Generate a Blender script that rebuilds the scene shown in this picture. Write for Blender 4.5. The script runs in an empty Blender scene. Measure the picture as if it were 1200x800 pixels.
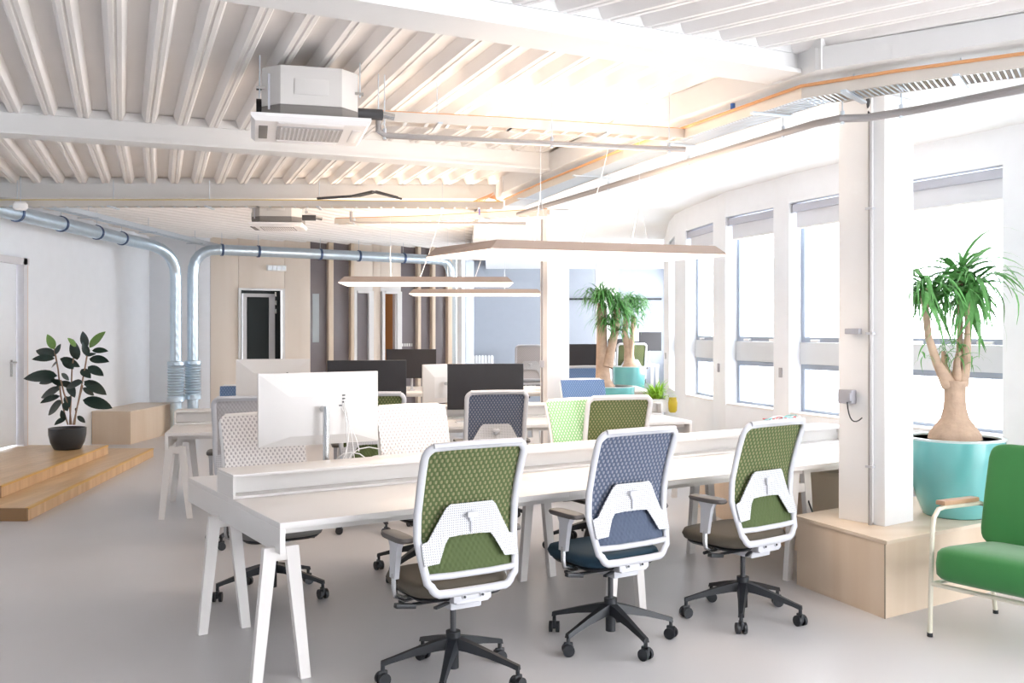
import bpy, bmesh, math, random
from mathutils import Vector, Matrix
random.seed(7)
C = bpy.context.scene.collection
R = math.radians
PI = math.pi

# ---------------------------------------------------------------- camera
F, PX0, PY0, EYE = 1131.0, 600.0, 388.0, 1.6
cam_d = bpy.data.cameras.new('camera'); cam = bpy.data.objects.new('camera', cam_d); C.objects.link(cam)
cam.location = (0, 0, EYE); cam.rotation_euler = (R(90), 0, 0)
cam_d.sensor_width = 36; cam_d.lens = F/1200*36; cam_d.shift_y = -12/1200
cam_d.clip_start = .05; cam_d.clip_end = 200
bpy.context.scene.camera = cam
def G(px, py, z=0.0):                 # site survey: point at height z seen at (px, py)
    Y = F*(EYE-z)/(py-PY0); return Vector(((px-PX0)/F*Y, Y, z))
def P(px, py, Y):
    return Vector(((px-PX0)/F*Y, Y, EYE-(py-PY0)/F*Y))

# ---------------------------------------------------------------- world, light, exposure
w = bpy.data.worlds.new('overcast'); bpy.context.scene.world = w; w.use_nodes = True
bg = w.node_tree.nodes['Background']; bg.inputs[0].default_value = (.93, .96, 1.0, 1); bg.inputs[1].default_value = 5.0
vs = bpy.context.scene.view_settings
vs.view_transform = 'Standard'; vs.look = 'None'; vs.exposure = 1.02; vs.gamma = 1; vs.use_curve_mapping = False

# ---------------------------------------------------------------- materials
MATS = {}
def mat(name, col, rough=.5, metal=0, var=.03, scale=6, bump=0, bscale=60, coat=0, emit=None, estr=0, sheen=0):
    if name in MATS: return MATS[name]
    m = bpy.data.materials.new(name); m.use_nodes = True; nt = m.node_tree; b = nt.nodes['Principled BSDF']
    tc = nt.nodes.new('ShaderNodeTexCoord'); n = nt.nodes.new('ShaderNodeTexNoise'); n.inputs['Scale'].default_value = scale
    nt.links.new(tc.outputs['Object'], n.inputs['Vector'])
    mx = nt.nodes.new('ShaderNodeMix'); mx.data_type = 'RGBA'
    mx.inputs[6].default_value = (*[c*(1-var) for c in col], 1); mx.inputs[7].default_value = (*[min(1, c*(1+var)) for c in col], 1)
    nt.links.new(n.outputs['Fac'], mx.inputs[0]); nt.links.new(mx.outputs[2], b.inputs['Base Color'])
    b.inputs['Roughness'].default_value = rough; b.inputs['Metallic'].default_value = metal
    b.inputs['Coat Weight'].default_value = coat
    if sheen: b.inputs['Sheen Weight'].default_value = sheen
    if emit: b.inputs['Emission Color'].default_value = (*emit, 1); b.inputs['Emission Strength'].default_value = estr
    if bump:
        n2 = nt.nodes.new('ShaderNodeTexNoise'); n2.inputs['Scale'].default_value = bscale
        nt.links.new(tc.outputs['Object'], n2.inputs['Vector'])
        bp = nt.nodes.new('ShaderNodeBump'); bp.inputs['Strength'].default_value = bump; bp.inputs['Distance'].default_value = .01
        nt.links.new(n2.outputs['Fac'], bp.inputs['Height']); nt.links.new(bp.outputs['Normal'], b.inputs['Normal'])
    MATS[name] = m; return m

def wood_mat(name, c1, c2, stretch=(1, 14, 14), rough=.45, scale=2.0):
    m = bpy.data.materials.new(name); m.use_nodes = True; nt = m.node_tree; b = nt.nodes['Principled BSDF']
    tc = nt.nodes.new('ShaderNodeTexCoord'); mp = nt.nodes.new('ShaderNodeMapping'); mp.inputs['Scale'].default_value = stretch
    n = nt.nodes.new('ShaderNodeTexNoise'); n.inputs['Scale'].default_value = scale; n.inputs['Detail'].default_value = 6; n.inputs['Distortion'].default_value = .6
    cr = nt.nodes.new('ShaderNodeValToRGB'); cr.color_ramp.elements[0].position = .3; cr.color_ramp.elements[1].position = .7
    cr.color_ramp.elements[0].color = (*c1, 1); cr.color_ramp.elements[1].color = (*c2, 1)
    nt.links.new(tc.outputs['Object'], mp.inputs[0]); nt.links.new(mp.outputs[0], n.inputs['Vector'])
    nt.links.new(n.outputs['Fac'], cr.inputs[0]); nt.links.new(cr.outputs[0], b.inputs['Base Color'])
    b.inputs['Roughness'].default_value = rough
    MATS[name] = m; return m

def mesh_mat(name, col, hole, see=.35, k=78.0):
    """woven back fabric: rows of diamond openings"""
    m = bpy.data.materials.new(name); m.use_nodes = True; nt = m.node_tree; b = nt.nodes['Principled BSDF']; L = nt.links.new
    out = nt.nodes['Material Output']
    tc = nt.nodes.new('ShaderNodeTexCoord'); sp = nt.nodes.new('ShaderNodeSeparateXYZ'); L(tc.outputs['Object'], sp.inputs[0])
    def math_(op, a, bb=None):
        n = nt.nodes.new('ShaderNodeMath'); n.operation = op
        for i, v in enumerate((a, bb)):
            if v is None: continue
            if isinstance(v, (int, float)): n.inputs[i].default_value = v
            else: L(v, n.inputs[i])
        return n.outputs[0]
    x = math_('MULTIPLY', sp.outputs[0], k*PI); z = math_('MULTIPLY', sp.outputs[2], k*PI*.66)
    s1 = math_('SINE', x); s2 = math_('SINE', z)
    p = math_('MULTIPLY', s1, s2)
    mask = math_('MULTIPLY', math_('GREATER_THAN', p, .30), math_('GREATER_THAN', sp.outputs[2], .69))
    mx = nt.nodes.new('ShaderNodeMix'); mx.data_type = 'RGBA'; mx.inputs[6].default_value = (*col, 1); mx.inputs[7].default_value = (*hole, 1)
    L(mask, mx.inputs[0]); L(mx.outputs[2], b.inputs['Base Color']); b.inputs['Roughness'].default_value = .8
    tr = nt.nodes.new('ShaderNodeBsdfTransparent'); ms = nt.nodes.new('ShaderNodeMixShader')
    L(math_('MULTIPLY', mask, see), ms.inputs[0]); L(b.outputs[0], ms.inputs[1]); L(tr.outputs[0], ms.inputs[2]); L(ms.outputs[0], out.inputs[0])
    bp = nt.nodes.new('ShaderNodeBump'); bp.inputs['Strength'].default_value = .4; bp.inputs['Distance'].default_value = .004; bp.invert = True
    L(p, bp.inputs['Height']); L(bp.outputs[0], b.inputs['Normal'])
    MATS[name] = m; return m

def perf_mat(name, col, dark):
    m = bpy.data.materials.new(name); m.use_nodes = True; nt = m.node_tree; b = nt.nodes['Principled BSDF']; L = nt.links.new
    tc = nt.nodes.new('ShaderNodeTexCoord'); v = nt.nodes.new('ShaderNodeTexVoronoi'); v.inputs['Scale'].default_value = 95; v.inputs['Randomness'].default_value = 0
    v.voronoi_dimensions = '2D'
    mp = nt.nodes.new('ShaderNodeMapping'); mp.inputs['Rotation'].default_value = (R(90), 0, 0)
    L(tc.outputs['Object'], mp.inputs[0]); L(mp.outputs[0], v.inputs['Vector'])
    lt = nt.nodes.new('ShaderNodeMath'); lt.operation = 'LESS_THAN'; lt.inputs[1].default_value = .24; L(v.outputs['Distance'], lt.inputs[0])
    mx = nt.nodes.new('ShaderNodeMix'); mx.data_type = 'RGBA'; mx.inputs[6].default_value = (*col, 1); mx.inputs[7].default_value = (*dark, 1)
    L(lt.outputs[0], mx.inputs[0]); L(mx.outputs[2], b.inputs['Base Color']); b.inputs['Roughness'].default_value = .45
    MATS[name] = m; return m

def glass_mat(name, tint=(1, 1, 1), refl=.08):
    m = bpy.data.materials.new(name); m.use_nodes = True; nt = m.node_tree; nt.nodes.remove(nt.nodes['Principled BSDF'])
    tr = nt.nodes.new('ShaderNodeBsdfTransparent'); tr.inputs[0].default_value = (*tint, 1)
    gl = nt.nodes.new('ShaderNodeBsdfGlossy'); gl.inputs['Roughness'].default_value = .02
    ms = nt.nodes.new('ShaderNodeMixShader'); ms.inputs[0].default_value = refl
    nt.links.new(tr.outputs[0], ms.inputs[1]); nt.links.new(gl.outputs[0], ms.inputs[2]); nt.links.new(ms.outputs[0], nt.nodes['Material Output'].inputs[0])
    MATS[name] = m; return m

def spiral_mat(name, freq=14):
    m = mat(name, (.62, .74, .84), .30, .8, .08, 5); nt = m.node_tree; b = nt.nodes['Principled BSDF']
    tc = nt.nodes.new('ShaderNodeTexCoord'); wv = nt.nodes.new('ShaderNodeTexWave'); wv.bands_direction = 'DIAGONAL'; wv.inputs['Scale'].default_value = 4.5; wv.inputs['Distortion'].default_value = .3
    nt.links.new(tc.outputs['Object'], wv.inputs['Vector'])
    bp = nt.nodes.new('ShaderNodeBump'); bp.inputs['Strength'].default_value = .22; bp.inputs['Distance'].default_value = .008
    nt.links.new(wv.outputs['Fac'], bp.inputs['Height']); nt.links.new(bp.outputs[0], b.inputs['Normal']); return m

WHITE = mat('white_paint', (.86, .86, .86), .6, bump=.03)
WALLW = mat('wall_paint', (.875, .905, .95), .7, bump=.03, bscale=25)
CEILM = mat('ceiling_paint', (.83, .80, .78), .6, var=.05, scale=2)
BEAMM = mat('beam_paint', (.74, .735, .73), .55, var=.03)
FLOORM = mat('resin_floor', (.60, .585, .59), .33, var=.06, scale=1.1, bump=.02, bscale=3)
DESKM = mat('desk_laminate', (.80, .775, .755), .35, var=.01)
LEGM = mat('desk_leg_lacquer', (.80, .77, .745), .45, var=.02)
PLAS = mat('pale_grey_plastic', (.57, .575, .61), .42, var=.02)
BLACK = mat('black_plastic', (.012, .014, .018), .45, var=.1)
DARK = mat('dark_rubber', (.05, .05, .055), .6)
TAUPE = mat('taupe_pad', (.10, .09, .085), .5)
CHROME = mat('brushed_steel', (.55, .56, .57), .25, 1)
GREYM = mat('grey_box_plastic', (.42, .42, .46), .5)
SCREEN = mat('monitor_screen', (.016, .014, .017), .45, var=.05)
ALU = mat('window_aluminium', (.34, .39, .47), .4, .2)
TRANSOM = mat('transom_panel', (.66, .69, .72), .5)
BLINDF = mat('blind_fabric', (.72, .74, .79), .8)
TUBEM = mat('blind_cassette', (.50, .52, .60), .5)
DUCT = spiral_mat('spiral_duct')
CLIP = mat('duct_clamp', (.07, .12, .24), .4, .5)
GALV = mat('galvanised_steel', (.60, .66, .72), .35, .7)
PIPEM = mat('grey_conduit', (.36, .34, .335), .45, .2)
TRAYM = mat('tray_steel', (.66, .62, .57), .4, .5)
COPPER = mat('orange_cable', (.72, .36, .16), .5)
YELC = mat('yellow_cable', (.70, .55, .12), .5)
REDC = mat('red_cable', (.55, .08, .08), .5)
BLUEP = mat('blue_plastic', (.04, .14, .42), .4)
ACM = mat('ac_body', (.62, .60, .58), .45)
ACD = mat('ac_band', (.20, .185, .175), .6)
ACP = mat('ac_panel', (.85, .83, .83), .35)
GREEN = mat('green_upholstery', (.035, .21, .05), .85, var=.1, bump=.15, bscale=400, sheen=.3)
CREAM = mat('cream_steel', (.70, .66, .54), .35)
TEAL = mat('teal_glaze', (.17, .50, .49), .18, var=.22, scale=3, coat=.6)
TEALR = mat('teal_rim', (.62, .74, .74), .3)
SOIL = mat('soil', (.16, .10, .07), .95, var=.4, scale=60, bump=.6)
POTB = mat('black_pot', (.03, .035, .042), .35)
BARK = mat('bark', (.52, .37, .27), .85, var=.3, scale=14, bump=.5, bscale=40)
STEM = mat('stem', (.30, .20, .14), .8, var=.2, scale=30)
LEAFD = mat('rubber_leaf', (.016, .036, .030), .28, var=.45, scale=4)
LEAFL = mat('rubber_leaf_young', (.14, .28, .06), .35, var=.2)
LEAFG = mat('dracaena_leaf', (.12, .34, .09), .45, var=.35, scale=5)
LEAFB = mat('fern_leaf', (.34, .62, .05), .5, var=.3, scale=8)
YELV = mat('yellow_vase', (.62, .46, .03), .4)
FELT = mat('pendant_felt', (.36, .30, .27), .9)
BLUEF = mat('far_blue_wall', (.37, .40, .45), .7)
PLY = wood_mat('birch_plywood', (.70, .545, .40), (.78, .64, .50), (1.2, 1.2, .12), .5, 3)
PLYT = wood_mat('plywood_top', (.70, .56, .42), (.78, .66, .53), (.3, 2, 2), .35, 3)
OAK = wood_mat('oak_boards', (.56, .36, .17), (.72, .50, .28), (8, .5, 8), .3, 2)
OAKE = wood_mat('oak_edge', (.62, .36, .08), (.74, .46, .12), (8, .5, 8), .4, 2)
OAKR = wood_mat('oak_riser', (.60, .38, .20), (.78, .55, .33), (6, 6, .5), .45, 1.4)
PANEL = wood_mat('partition_ply', (.80, .70, .60), (.87, .78, .69), (1.5, 1.5, .15), .5, 2)
POST = wood_mat('partition_post', (.74, .60, .46), (.82, .70, .57), (3, 3, .2), .5, 2)
WALN = wood_mat('armrest_wood', (.38, .22, .13), (.50, .32, .20), (12, 2, 2), .4, 3)
DGLASS = mat('smoked_glass', (.24, .215, .235), .2, var=.1, scale=.6)
FROST = mat('frosted_glass', (.52, .58, .62), .4)
ORANGE = mat('orange_wall', (.36, .13, .025), .7)
ROOM_SHADE = mat('painted_room_shade', (.004, .010, .012), .7)  # near-black, the unlit room's shade put into the colour
GLASS = glass_mat('clear_glass', (.97, .985, 1), .05)
M_GREEN = mesh_mat('green_mesh', (.070, .100, .030), (.27, .26, .13), .2)
M_LGREEN = mesh_mat('light_green_mesh', (.20, .42, .20), (.62, .70, .58), .1)
M_BLUE = mesh_mat('slate_mesh', (.070, .092, .145), (.30, .31, .38), .25)
M_BLUE2 = mesh_mat('blue_mesh', (.12, .21, .40), (.28, .40, .60), .15)
M_WHITE = mesh_mat('white_mesh', (.80, .79, .80), (.50, .49, .52), .05)
M_GREY = mesh_mat('grey_mesh', (.50, .48, .49), (.58, .56, .57), .1)
PERF = perf_mat('perforated_plastic', (.62, .625, .65), (.22, .23, .25))
S_TAUPE = mat('taupe_seat', (.10, .085, .065), .85, bump=.1, bscale=300)
S_TEAL = mat('petrol_seat', (.008, .035, .06), .85, bump=.1, bscale=300)
S_GREY = mat('grey_seat', (.22, .21, .20), .85, bump=.1, bscale=300)
LAMPG = mat('pendant_diffuser', (.9, .85, .8), .6, emit=(1.0, .86, .76), estr=.75)

# ---------------------------------------------------------------- mesh helpers
class MB:
    def __init__(s): s.b = bmesh.new()
    def box(s, c, d, rz=0, rx=0, ry=0, bev=0, M=None):
        T = Matrix.Translation(Vector(c)) @ Matrix.Rotation(rz, 4, 'Z') @ Matrix.Rotation(rx, 4, 'X') @ Matrix.Rotation(ry, 4, 'Y') @ Matrix.Diagonal((*d, 1))
        if M: T = M @ T
        r = bmesh.ops.create_cube(s.b, size=1, matrix=T)
        if bev:
            es = list({e for v in r['verts'] for e in v.link_edges})
            bmesh.ops.bevel(s.b, geom=es, offset=bev, segments=2, affect='EDGES', profile=.6)
        return s
    def prism(s, pts, z0, z1):          # plan polygon extruded up
        a = [s.b.verts.new((p[0], p[1], z0)) for p in pts]; b = [s.b.verts.new((p[0], p[1], z1)) for p in pts]
        n = len(pts); s.b.faces.new(a[::-1]); s.b.faces.new(b)
        for i in range(n): s.b.faces.new((a[i], a[(i+1) % n], b[(i+1) % n], b[i]))
        return s
    def loft(s, rings, close=True, caps=True):
        R_ = [[s.b.verts.new(p) for p in r] for r in rings]; n = len(R_[0])
        for a, b in zip(R_, R_[1:]):
            for i in range(n if close else n-1): s.b.faces.new((a[i], a[(i+1) % n], b[(i+1) % n], b[i]))
        if caps and close: s.b.faces.new(R_[0][::-1]); s.b.faces.new(R_[-1])
        return s
    def tube(s, pts, r, n=8, closed=False, r2=None, up=None):
        pts = [Vector(p) for p in pts]; N = len(pts)
        rr = r if isinstance(r, (list, tuple)) else [r]*N
        rings = []; prev = None
        for i, p in enumerate(pts):
            if closed: t = (pts[(i+1) % N]-pts[i-1])
            else: t = pts[min(i+1, N-1)]-pts[max(i-1, 0)]
            if t.length < 1e-9: t = Vector((0, 0, 1))
            t.normalize()
            if up is not None: u = Vector(up) - t*t.dot(Vector(up))
            elif prev is None: u = t.orthogonal()
            else: u = prev - t*t.dot(prev)
            if u.length < 1e-6: u = t.orthogonal()
            u.normalize(); prev = u; v = t.cross(u); q = (r2/r if r2 and not isinstance(r, list) else 1)
            rings.append([p + (u*math.cos(2*PI*k/n)*q + v*math.sin(2*PI*k/n))*rr[i] for k in range(n)])
        if closed:
            rings.append(rings[0]); s.loft(rings, True, False); bmesh.ops.remove_doubles(s.b, verts=s.b.verts, dist=1e-6)
        else: s.loft(rings)
        return s
    def lathe(s, prof, n=24, c=(0, 0, 0)):
        rings = [[(c[0]+r*math.cos(2*PI*k/n), c[1]+r*math.sin(2*PI*k/n), c[2]+z) for k in range(n)] for r, z in prof]
        return s.loft(rings)
    def puff(s, c, d, ex=.35, ez=.45, n=20, m=8, rz=0, rx=0, bend=0):
        T = Matrix.Translation(Vector(c)) @ Matrix.Rotation(rz, 4, 'Z') @ Matrix.Rotation(rx, 4, 'X')
        pw = lambda v, e: math.copysign(abs(v)**e, v)
        rings = []
        for j in range(1, m):
            ph = -PI/2 + PI*j/m
            rings.append([T @ Vector((d[0]/2*pw(math.cos(ph), ez)*pw(math.cos(2*PI*k/n), ex), d[1]/2*pw(math.cos(ph), ez)*pw(math.sin(2*PI*k/n), ex), d[2]/2*pw(math.sin(ph), ez))) for k in range(n)])
        return s.loft(rings)
    def mesh(s, name, m, smooth=35):
        bmesh.ops.recalc_face_normals(s.b, faces=s.b.faces)
        me = bpy.data.meshes.new(name); s.b.to_mesh(me); s.b.free(); me.materials.append(m)
        if smooth:
            for p in me.polygons: p.use_smooth = True
            me.set_sharp_from_angle(angle=R(smooth))
        return me
    def build(s, name, m, parent=None, loc=(0, 0, 0), rot=(0, 0, 0), smooth=35):
        return link(name, s.mesh(name, m, smooth), parent, loc, rot)
def link(name, me, parent=None, loc=(0, 0, 0), rot=(0, 0, 0)):
    o = bpy.data.objects.new(name, me); C.objects.link(o); o.location = loc; o.rotation_euler = rot
    if parent: o.parent = parent
    return o
def tag(o, label=None, cat=None, group=None, kind=None):
    if label: o['label'] = label
    if cat: o['category'] = cat
    if group: o['group'] = group
    if kind: o['kind'] = kind
    return o
def thing(name, label, cat, loc=(0, 0, 0), rz=0, group=None):
    o = bpy.data.objects.new(name, None); C.objects.link(o); o.location = loc; o.rotation_euler = (0, 0, rz); o.empty_display_size = .1
    return tag(o, label, cat, group)
def struct(o): o['kind'] = 'structure'; return o
def sroot(name, loc=(0, 0, 0)):
    o = bpy.data.objects.new(name, None); C.objects.link(o); o.location = loc; o['kind'] = 'structure'; return o
def copy_tree(o, parent=None):
    c = o.copy(); C.objects.link(c); c.parent = parent
    for ch in o.children: copy_tree(ch, c)
    return c
def V2(a, b): return Vector((a, b, 0))
def unit(v): v = Vector(v); v.z = 0; return v.normalized()
def left(v): return Vector((-v.y, v.x, 0))
def hit(p, d, a, b):                    # plan: ray p+t*d meets line a-b
    e = b-a; den = d.x*e.y-d.y*e.x; q = a-p; t = (q.x*e.y-q.y*e.x)/den; return p+d*t
def bez(a, b, c, n=8):
    a, b, c = map(Vector, (a, b, c)); return [a*(1-t)**2+b*2*t*(1-t)+c*t*t for t in [i/n for i in range(n+1)]]
def beam_between(mb, p, q, wd, z0, z1, bev=0):
    p = Vector(p); q = Vector(q); d = q-p; L = math.hypot(d.x, d.y)
    mb.box(((p.x+q.x)/2, (p.y+q.y)/2, (z0+z1)/2), (L, wd, z1-z0), rz=math.atan2(d.y, d.x), bev=bev); return mb

# ================================================================ SETTING
struct(MB().prism([(-6.2, -4), (6, -4), (6, 3.2), (5.1, 4.2), (3.9, 6.5), (3.2, 7.8), (2.75, 9.0), (2.3, 11.2), (2.58, 15), (3.75, 22.3), (-6.2, 22.3)], -.2, 0).build('floor', FLOORM))

# ceiling: corrugated deck in bays between the beams
b0 = (G(415, 0, 3.0), G(967, 90, 3.0)); b2 = (G(0, 155, 3.0), G(425, 184, 3.0)); b3 = (G(0, 231, 3.0), G(590, 233, 3.0))
for ln in (b0, b2, b3):
    for p in ln: p.z = 0
ZR, PITCH = 3.15, .226
def corrugate(name, yaw, lineA, lineB, s0, s1, seed_pt, ZR=ZR):
    d = Vector((math.sin(R(yaw)), math.cos(R(yaw)), 0)); n = Vector((d.y, -d.x, 0)); O = Vector(seed_pt)
    mb = MB(); prof = []
    k = math.floor(s0/PITCH)
    while k*PITCH < s1:
        b = k*PITCH
        prof += [(b, ZR+.066), (b+.104, ZR+.066), (b+.126, ZR+.010), (b+.134, ZR), (b+.156, ZR), (b+.161, ZR+.007), (b+.171, ZR+.007), (b+.176, ZR), (b+.198, ZR), (b+.206, ZR+.010)]
        k += 1
    rows = []
    for L_ in (lineA, lineB): rows.append([])
    for s, z in prof:
        base = O+n*s
        for r, L_ in zip(rows, (lineA, lineB)):
            q = hit(base, d, *L_); r.append(mb.b.verts.new((q.x, q.y, z)))
    for i in range(len(prof)-1): mb.b.faces.new((rows[0][i], rows[0][i+1], rows[1][i+1], rows[1][i]))
    o = mb.build(name, CEILM, None, smooth=25); return o
ceil = struct(MB().prism([(-6.2, -3.5), (6, -3.5), (6, 3.2), (5.1, 4.2), (3.9, 6.5), (3.2, 7.8), (2.75, 9.0), (2.3, 11.2), (2.58, 15), (3.75, 22.3), (-6.2, 22.3)], 3.26, 3.36).build('ceiling', CEILM))  # slab above the deck, added to keep sky light from leaking in
farline = (V2(-8, 20.5), V2(8, 20.5)); nearline = (V2(-8, -3), V2(8, -3))
off = lambda ln, k: tuple(p + left(unit(ln[1]-ln[0]))*k for p in ln)
for nm, yaw, A, B, s0, s1, sp in [('corrugated_deck', -50, nearline, off(b0, .135), -7, 2.0, (1.5, 4.5, 0)),
                                  ('corrugated_deck', -22, off(b0, .135), off(b2, .11), -6.5, 4.2, (0, 5.5, 0)),
                                  ('corrugated_deck', -20, off(b2, .11), off(b3, .10), -7, 3.6, (0, 8.5, 0)),
                                  ('corrugated_deck', 27, off(b3, .10), farline, -9, 9, (-3, 13, 0))]:
    o = corrugate(nm, yaw, A, B, s0, s1, sp, 3.11 if yaw == -50 else ZR); o.parent = ceil

# transverse beams
def ibeam(n, ln, e0, e1, wd=.26, lip=True, side=.5):
    d = unit(ln[1]-ln[0]); nn = left(d); p = ln[0]-d*e0+nn*wd*side; q = ln[1]+d*e1+nn*wd*side
    mb = MB(); beam_between(mb, p, q, wd, 3.0, 3.022); beam_between(mb, p, q, wd*.8, 3.022, (3.108 if n == 1 else ZR-.001))
    o = struct(mb.build('trim_%d' % n, BEAMM))
    for k in (-1, 1): beam_between(MB(), p+nn*wd*.39*k, q+nn*wd*.39*k, .012, (3.110 if n == 1 else ZR), (3.172 if n == 1 else ZR+.062)).build('deck_closure', BEAMM, o)
    return o
ibeam(1, b0, 6.5, .35, .27); ibeam(2, b2, 2.6, 1.95, .22); ibeam(3, b3, 1.1, .1, .2)
# long edge beam that follows the window wall
EB = [V2(4.6, 3.25), V2(2.5, 4.66), V2(1.72, 5.2), V2(1.02, 6.65), V2(0.02, 9.7), V2(-.35, 12.5), V2(-.6, 17)]
mb = MB()
for i, (a, b) in enumerate(zip(EB, EB[1:])): beam_between(mb, a-unit(b-a)*.05, b+unit(b-a)*.05, .24, 2.985+.0005*i, 3.105 if i < 2 else ZR-.002)
struct(mb.build('trim_4', BEAMM))
# flat soffit between edge beam and window wall
struct(MB().prism([(p.x+.13, p.y) for p in EB] + [(-.6, 22.2), (3.7, 22.2), (2.55, 15), (2.27, 11.2), (2.7, 9.05), (3.15, 7.82), (3.85, 6.52), (5.0, 4.2), (5.4, 3.2)], 3.02, 3.12).build('ceiling_soffit', WHITE))

# ---- window wall, a polyline in plan (glass plane)
WN = [(2.52, 15.0), (2.20, 12.53), (2.14, 11.75), (2.17, 11.19), (2.30, 10.30), (2.33, 9.87), (2.60, 9.08), (2.66, 8.79), (2.97, 8.03), (3.06, 7.75), (3.56, 6.80), (3.75, 6.45), (5.0, 4.1)]
WN = [Vector((a, b, 0)) for a, b in WN]
NR = []
for i, p in enumerate(WN):
    t = unit(WN[max(i-1, 0)]-WN[min(i+1, len(WN)-1)]); NR.append(Vector((t.y, -t.x, 0)))   # outward (to +x)
def wseg(mb, i, j, d0, d1, z0, z1):
    a, b, na, nb = WN[i], WN[j], NR[i], NR[j]
    mb.prism([tuple((a+na*d0)[:2]), tuple((b+nb*d0)[:2]), tuple((b+nb*d1)[:2]), tuple((a+na*d1)[:2])], z0, z1)
SILL, HEAD = .85, 2.76
for i in range(len(WN)-1):
    wallr = MB()
    if i in (0, 2, 4, 6, 8, 10, 11): wseg(wallr, i, i+1, -.16, .14, 0, 3.05)
    else:
        wseg(wallr, i, i+1, -.16, .14, 0, SILL); wseg(wallr, i, i+1, -.16, .14, HEAD, 3.05)
    struct(wallr.build('wall_right', WALLW))
WIN = [(1, 2), (3, 4), (5, 6), (7, 8), (9, 10)]
wname = ['farthest window, beside the far office', 'second window from the far end', 'middle window of the wall', 'window just left of the near column', 'near window behind the teal-potted tree']
for k, (i, j) in enumerate(WIN):
    a, b = WN[i], WN[j]; n = (NR[i]+NR[j]).normalized(); t = unit(b-a); L = (b-a).length; ang = math.atan2(t.y, t.x)
    root = sroot('window_%d' % (k+1), (a.x, a.y, 0)); root.rotation_euler = (0, 0, ang)     # local x along, -y... n is +/-y
    ny = 1 if Vector((-t.y, t.x, 0)).dot(n) > 0 else -1
    def rect_frame(z0, z1, name, dep=0):
        f = MB(); w_ = .045
        f.box((L/2, dep, z0+w_/2), (L, .06, w_)); f.box((L/2, dep, z1-w_/2), (L, .06, w_))
        f.box((w_/2, dep, (z0+z1)/2), (w_, .06, z1-z0-2*w_)); f.box((L-w_/2, dep, (z0+z1)/2), (w_, .06, z1-z0-2*w_))
        fr = f.build(name, ALU, root)
        MB().box((L/2, dep, (z0+z1)/2), (L-2*w_+.01, .008, z1-z0-2*w_+.01)).build('pane', GLASS, fr)
        return fr
    rect_frame(SILL, 1.30, 'lower_sash'); rect_frame(1.50, HEAD, 'upper_sash')
    MB().box((L/2, 0, 1.40), (L, .10, .196), bev=.006).build('transom', TRANSOM, root)
    hh = MB(); hh.box((L*.25, -ny*.045, 1.515), (.10, .03, .022), bev=.005); hh.box((L*.8, -ny*.045, 1.515), (.13, .03, .022), bev=.005); hh.build('handle', WHITE, root)
    MB().box((L/2, -ny*.095, SILL+.011), (L, .13, .02), bev=.004).build('sill_board', WHITE, root)
    # roller blind
    bl = thing('roller_blind', 'rolled-up pale roller blind at the head of the '+wname[k], 'blind', (a.x, a.y, 2.68), ang, 'roller blinds above the windows')
    o2 = -ny*.105
    MB().box((L/2, o2, .03), (L-.02, .07, .07), bev=.012).build('cassette', TUBEM, bl)
    MB().box((L/2, o2+ny*.0, -.075), (L-.06, .006, .14)).build('fabric', BLINDF, bl)
    MB().tube([(.03, o2, -.15), (L-.03, o2, -.15)], .009, 6).build('bottom_bar', WHITE, bl)
    for bx_ in (0, L): MB().box((bx_, o2, .03), (.012, .08, .085), bev=.004).build('end_bracket', GREYM, bl)
# little grey switches on the piers
for k, (px, py, Y, d_) in enumerate([(786, 417, 12.75, 0), (853, 427, 10.2, 0), (927, 433, 9.0, 0)]):
    p = P(px, py, Y); i = [0, 4, 6][k]; q = (WN[i]+WN[i+1])/2 - (NR[i]+NR[i+1]).normalized()*.168
    t = unit(WN[i+1]-WN[i])
    o = MB().box((0, 0, 0), (.05, .014, .09), bev=.004).build('blind_switch', GREYM, None, (q.x, q.y, 1.22+.03*(k == 0)), (0, 0, math.atan2(t.y, t.x)))
    tag(o, ['small grey wall switch on the pier farthest along the window wall', 'small grey wall switch on the pier between second and middle windows', 'small grey wall switch on the pier left of the near column window'][k], 'switch', 'grey switches on the window piers')

struct(MB().box((0, -3.6, 1.63), (12.4, .2, 3.26)).build('wall_unseen_blocker', WALLW))  # unseen wall behind the camera, added to block frontal daylight
# ---- left wall with door
XW = -5.95
wl = MB()
for x0, y0, y1, z0, z1 in [(0, -3.6, 8.9, 0, 3.24), (0, 11.72, 15.9, 0, 3.24), (0, 8.9, 11.72, 2.48, 3.24), (0, 8.9, 11.72, 0, .22)]:
    wl.box((XW-.1, (y0+y1)/2, (z0+z1)/2), (.2, y1-y0, z1-z0))
struct(wl.build('wall_left', WALLW))
d1 = sroot('door_1')
f = MB(); f.box((XW+.02, 11.63, 1.35), (.14, .09, 2.26)); f.box((XW+.02, 10.31, 2.44), (.14, 2.82, .08)); f.box((XW+.02, 8.95, 1.35), (.14, .09, 2.26)); f.build('door_frame', mat('door_frame_paint', (.72, .71, .74), .5), d1)
MB().box((XW+.005, 11.7, 1.35), (.15, .02, 2.26)).build('door_edge_trim', mat('trim_pink', (.78, .62, .55), .5), d1)
MB().box((XW-.02, 10.32, 1.325), (.05, 2.5, 2.17)).build('door_leaf', WALLW, d1)
h = MB(); h.tube([(XW+.01, 11.45, 1.23), (XW+.07, 11.45, 1.23), (XW+.07, 11.32, 1.23)], .012); h.box((XW+.01, 11.45, 1.16), (.012, .04, .2)); h.build('door_handle', CHROME, d1)
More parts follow.
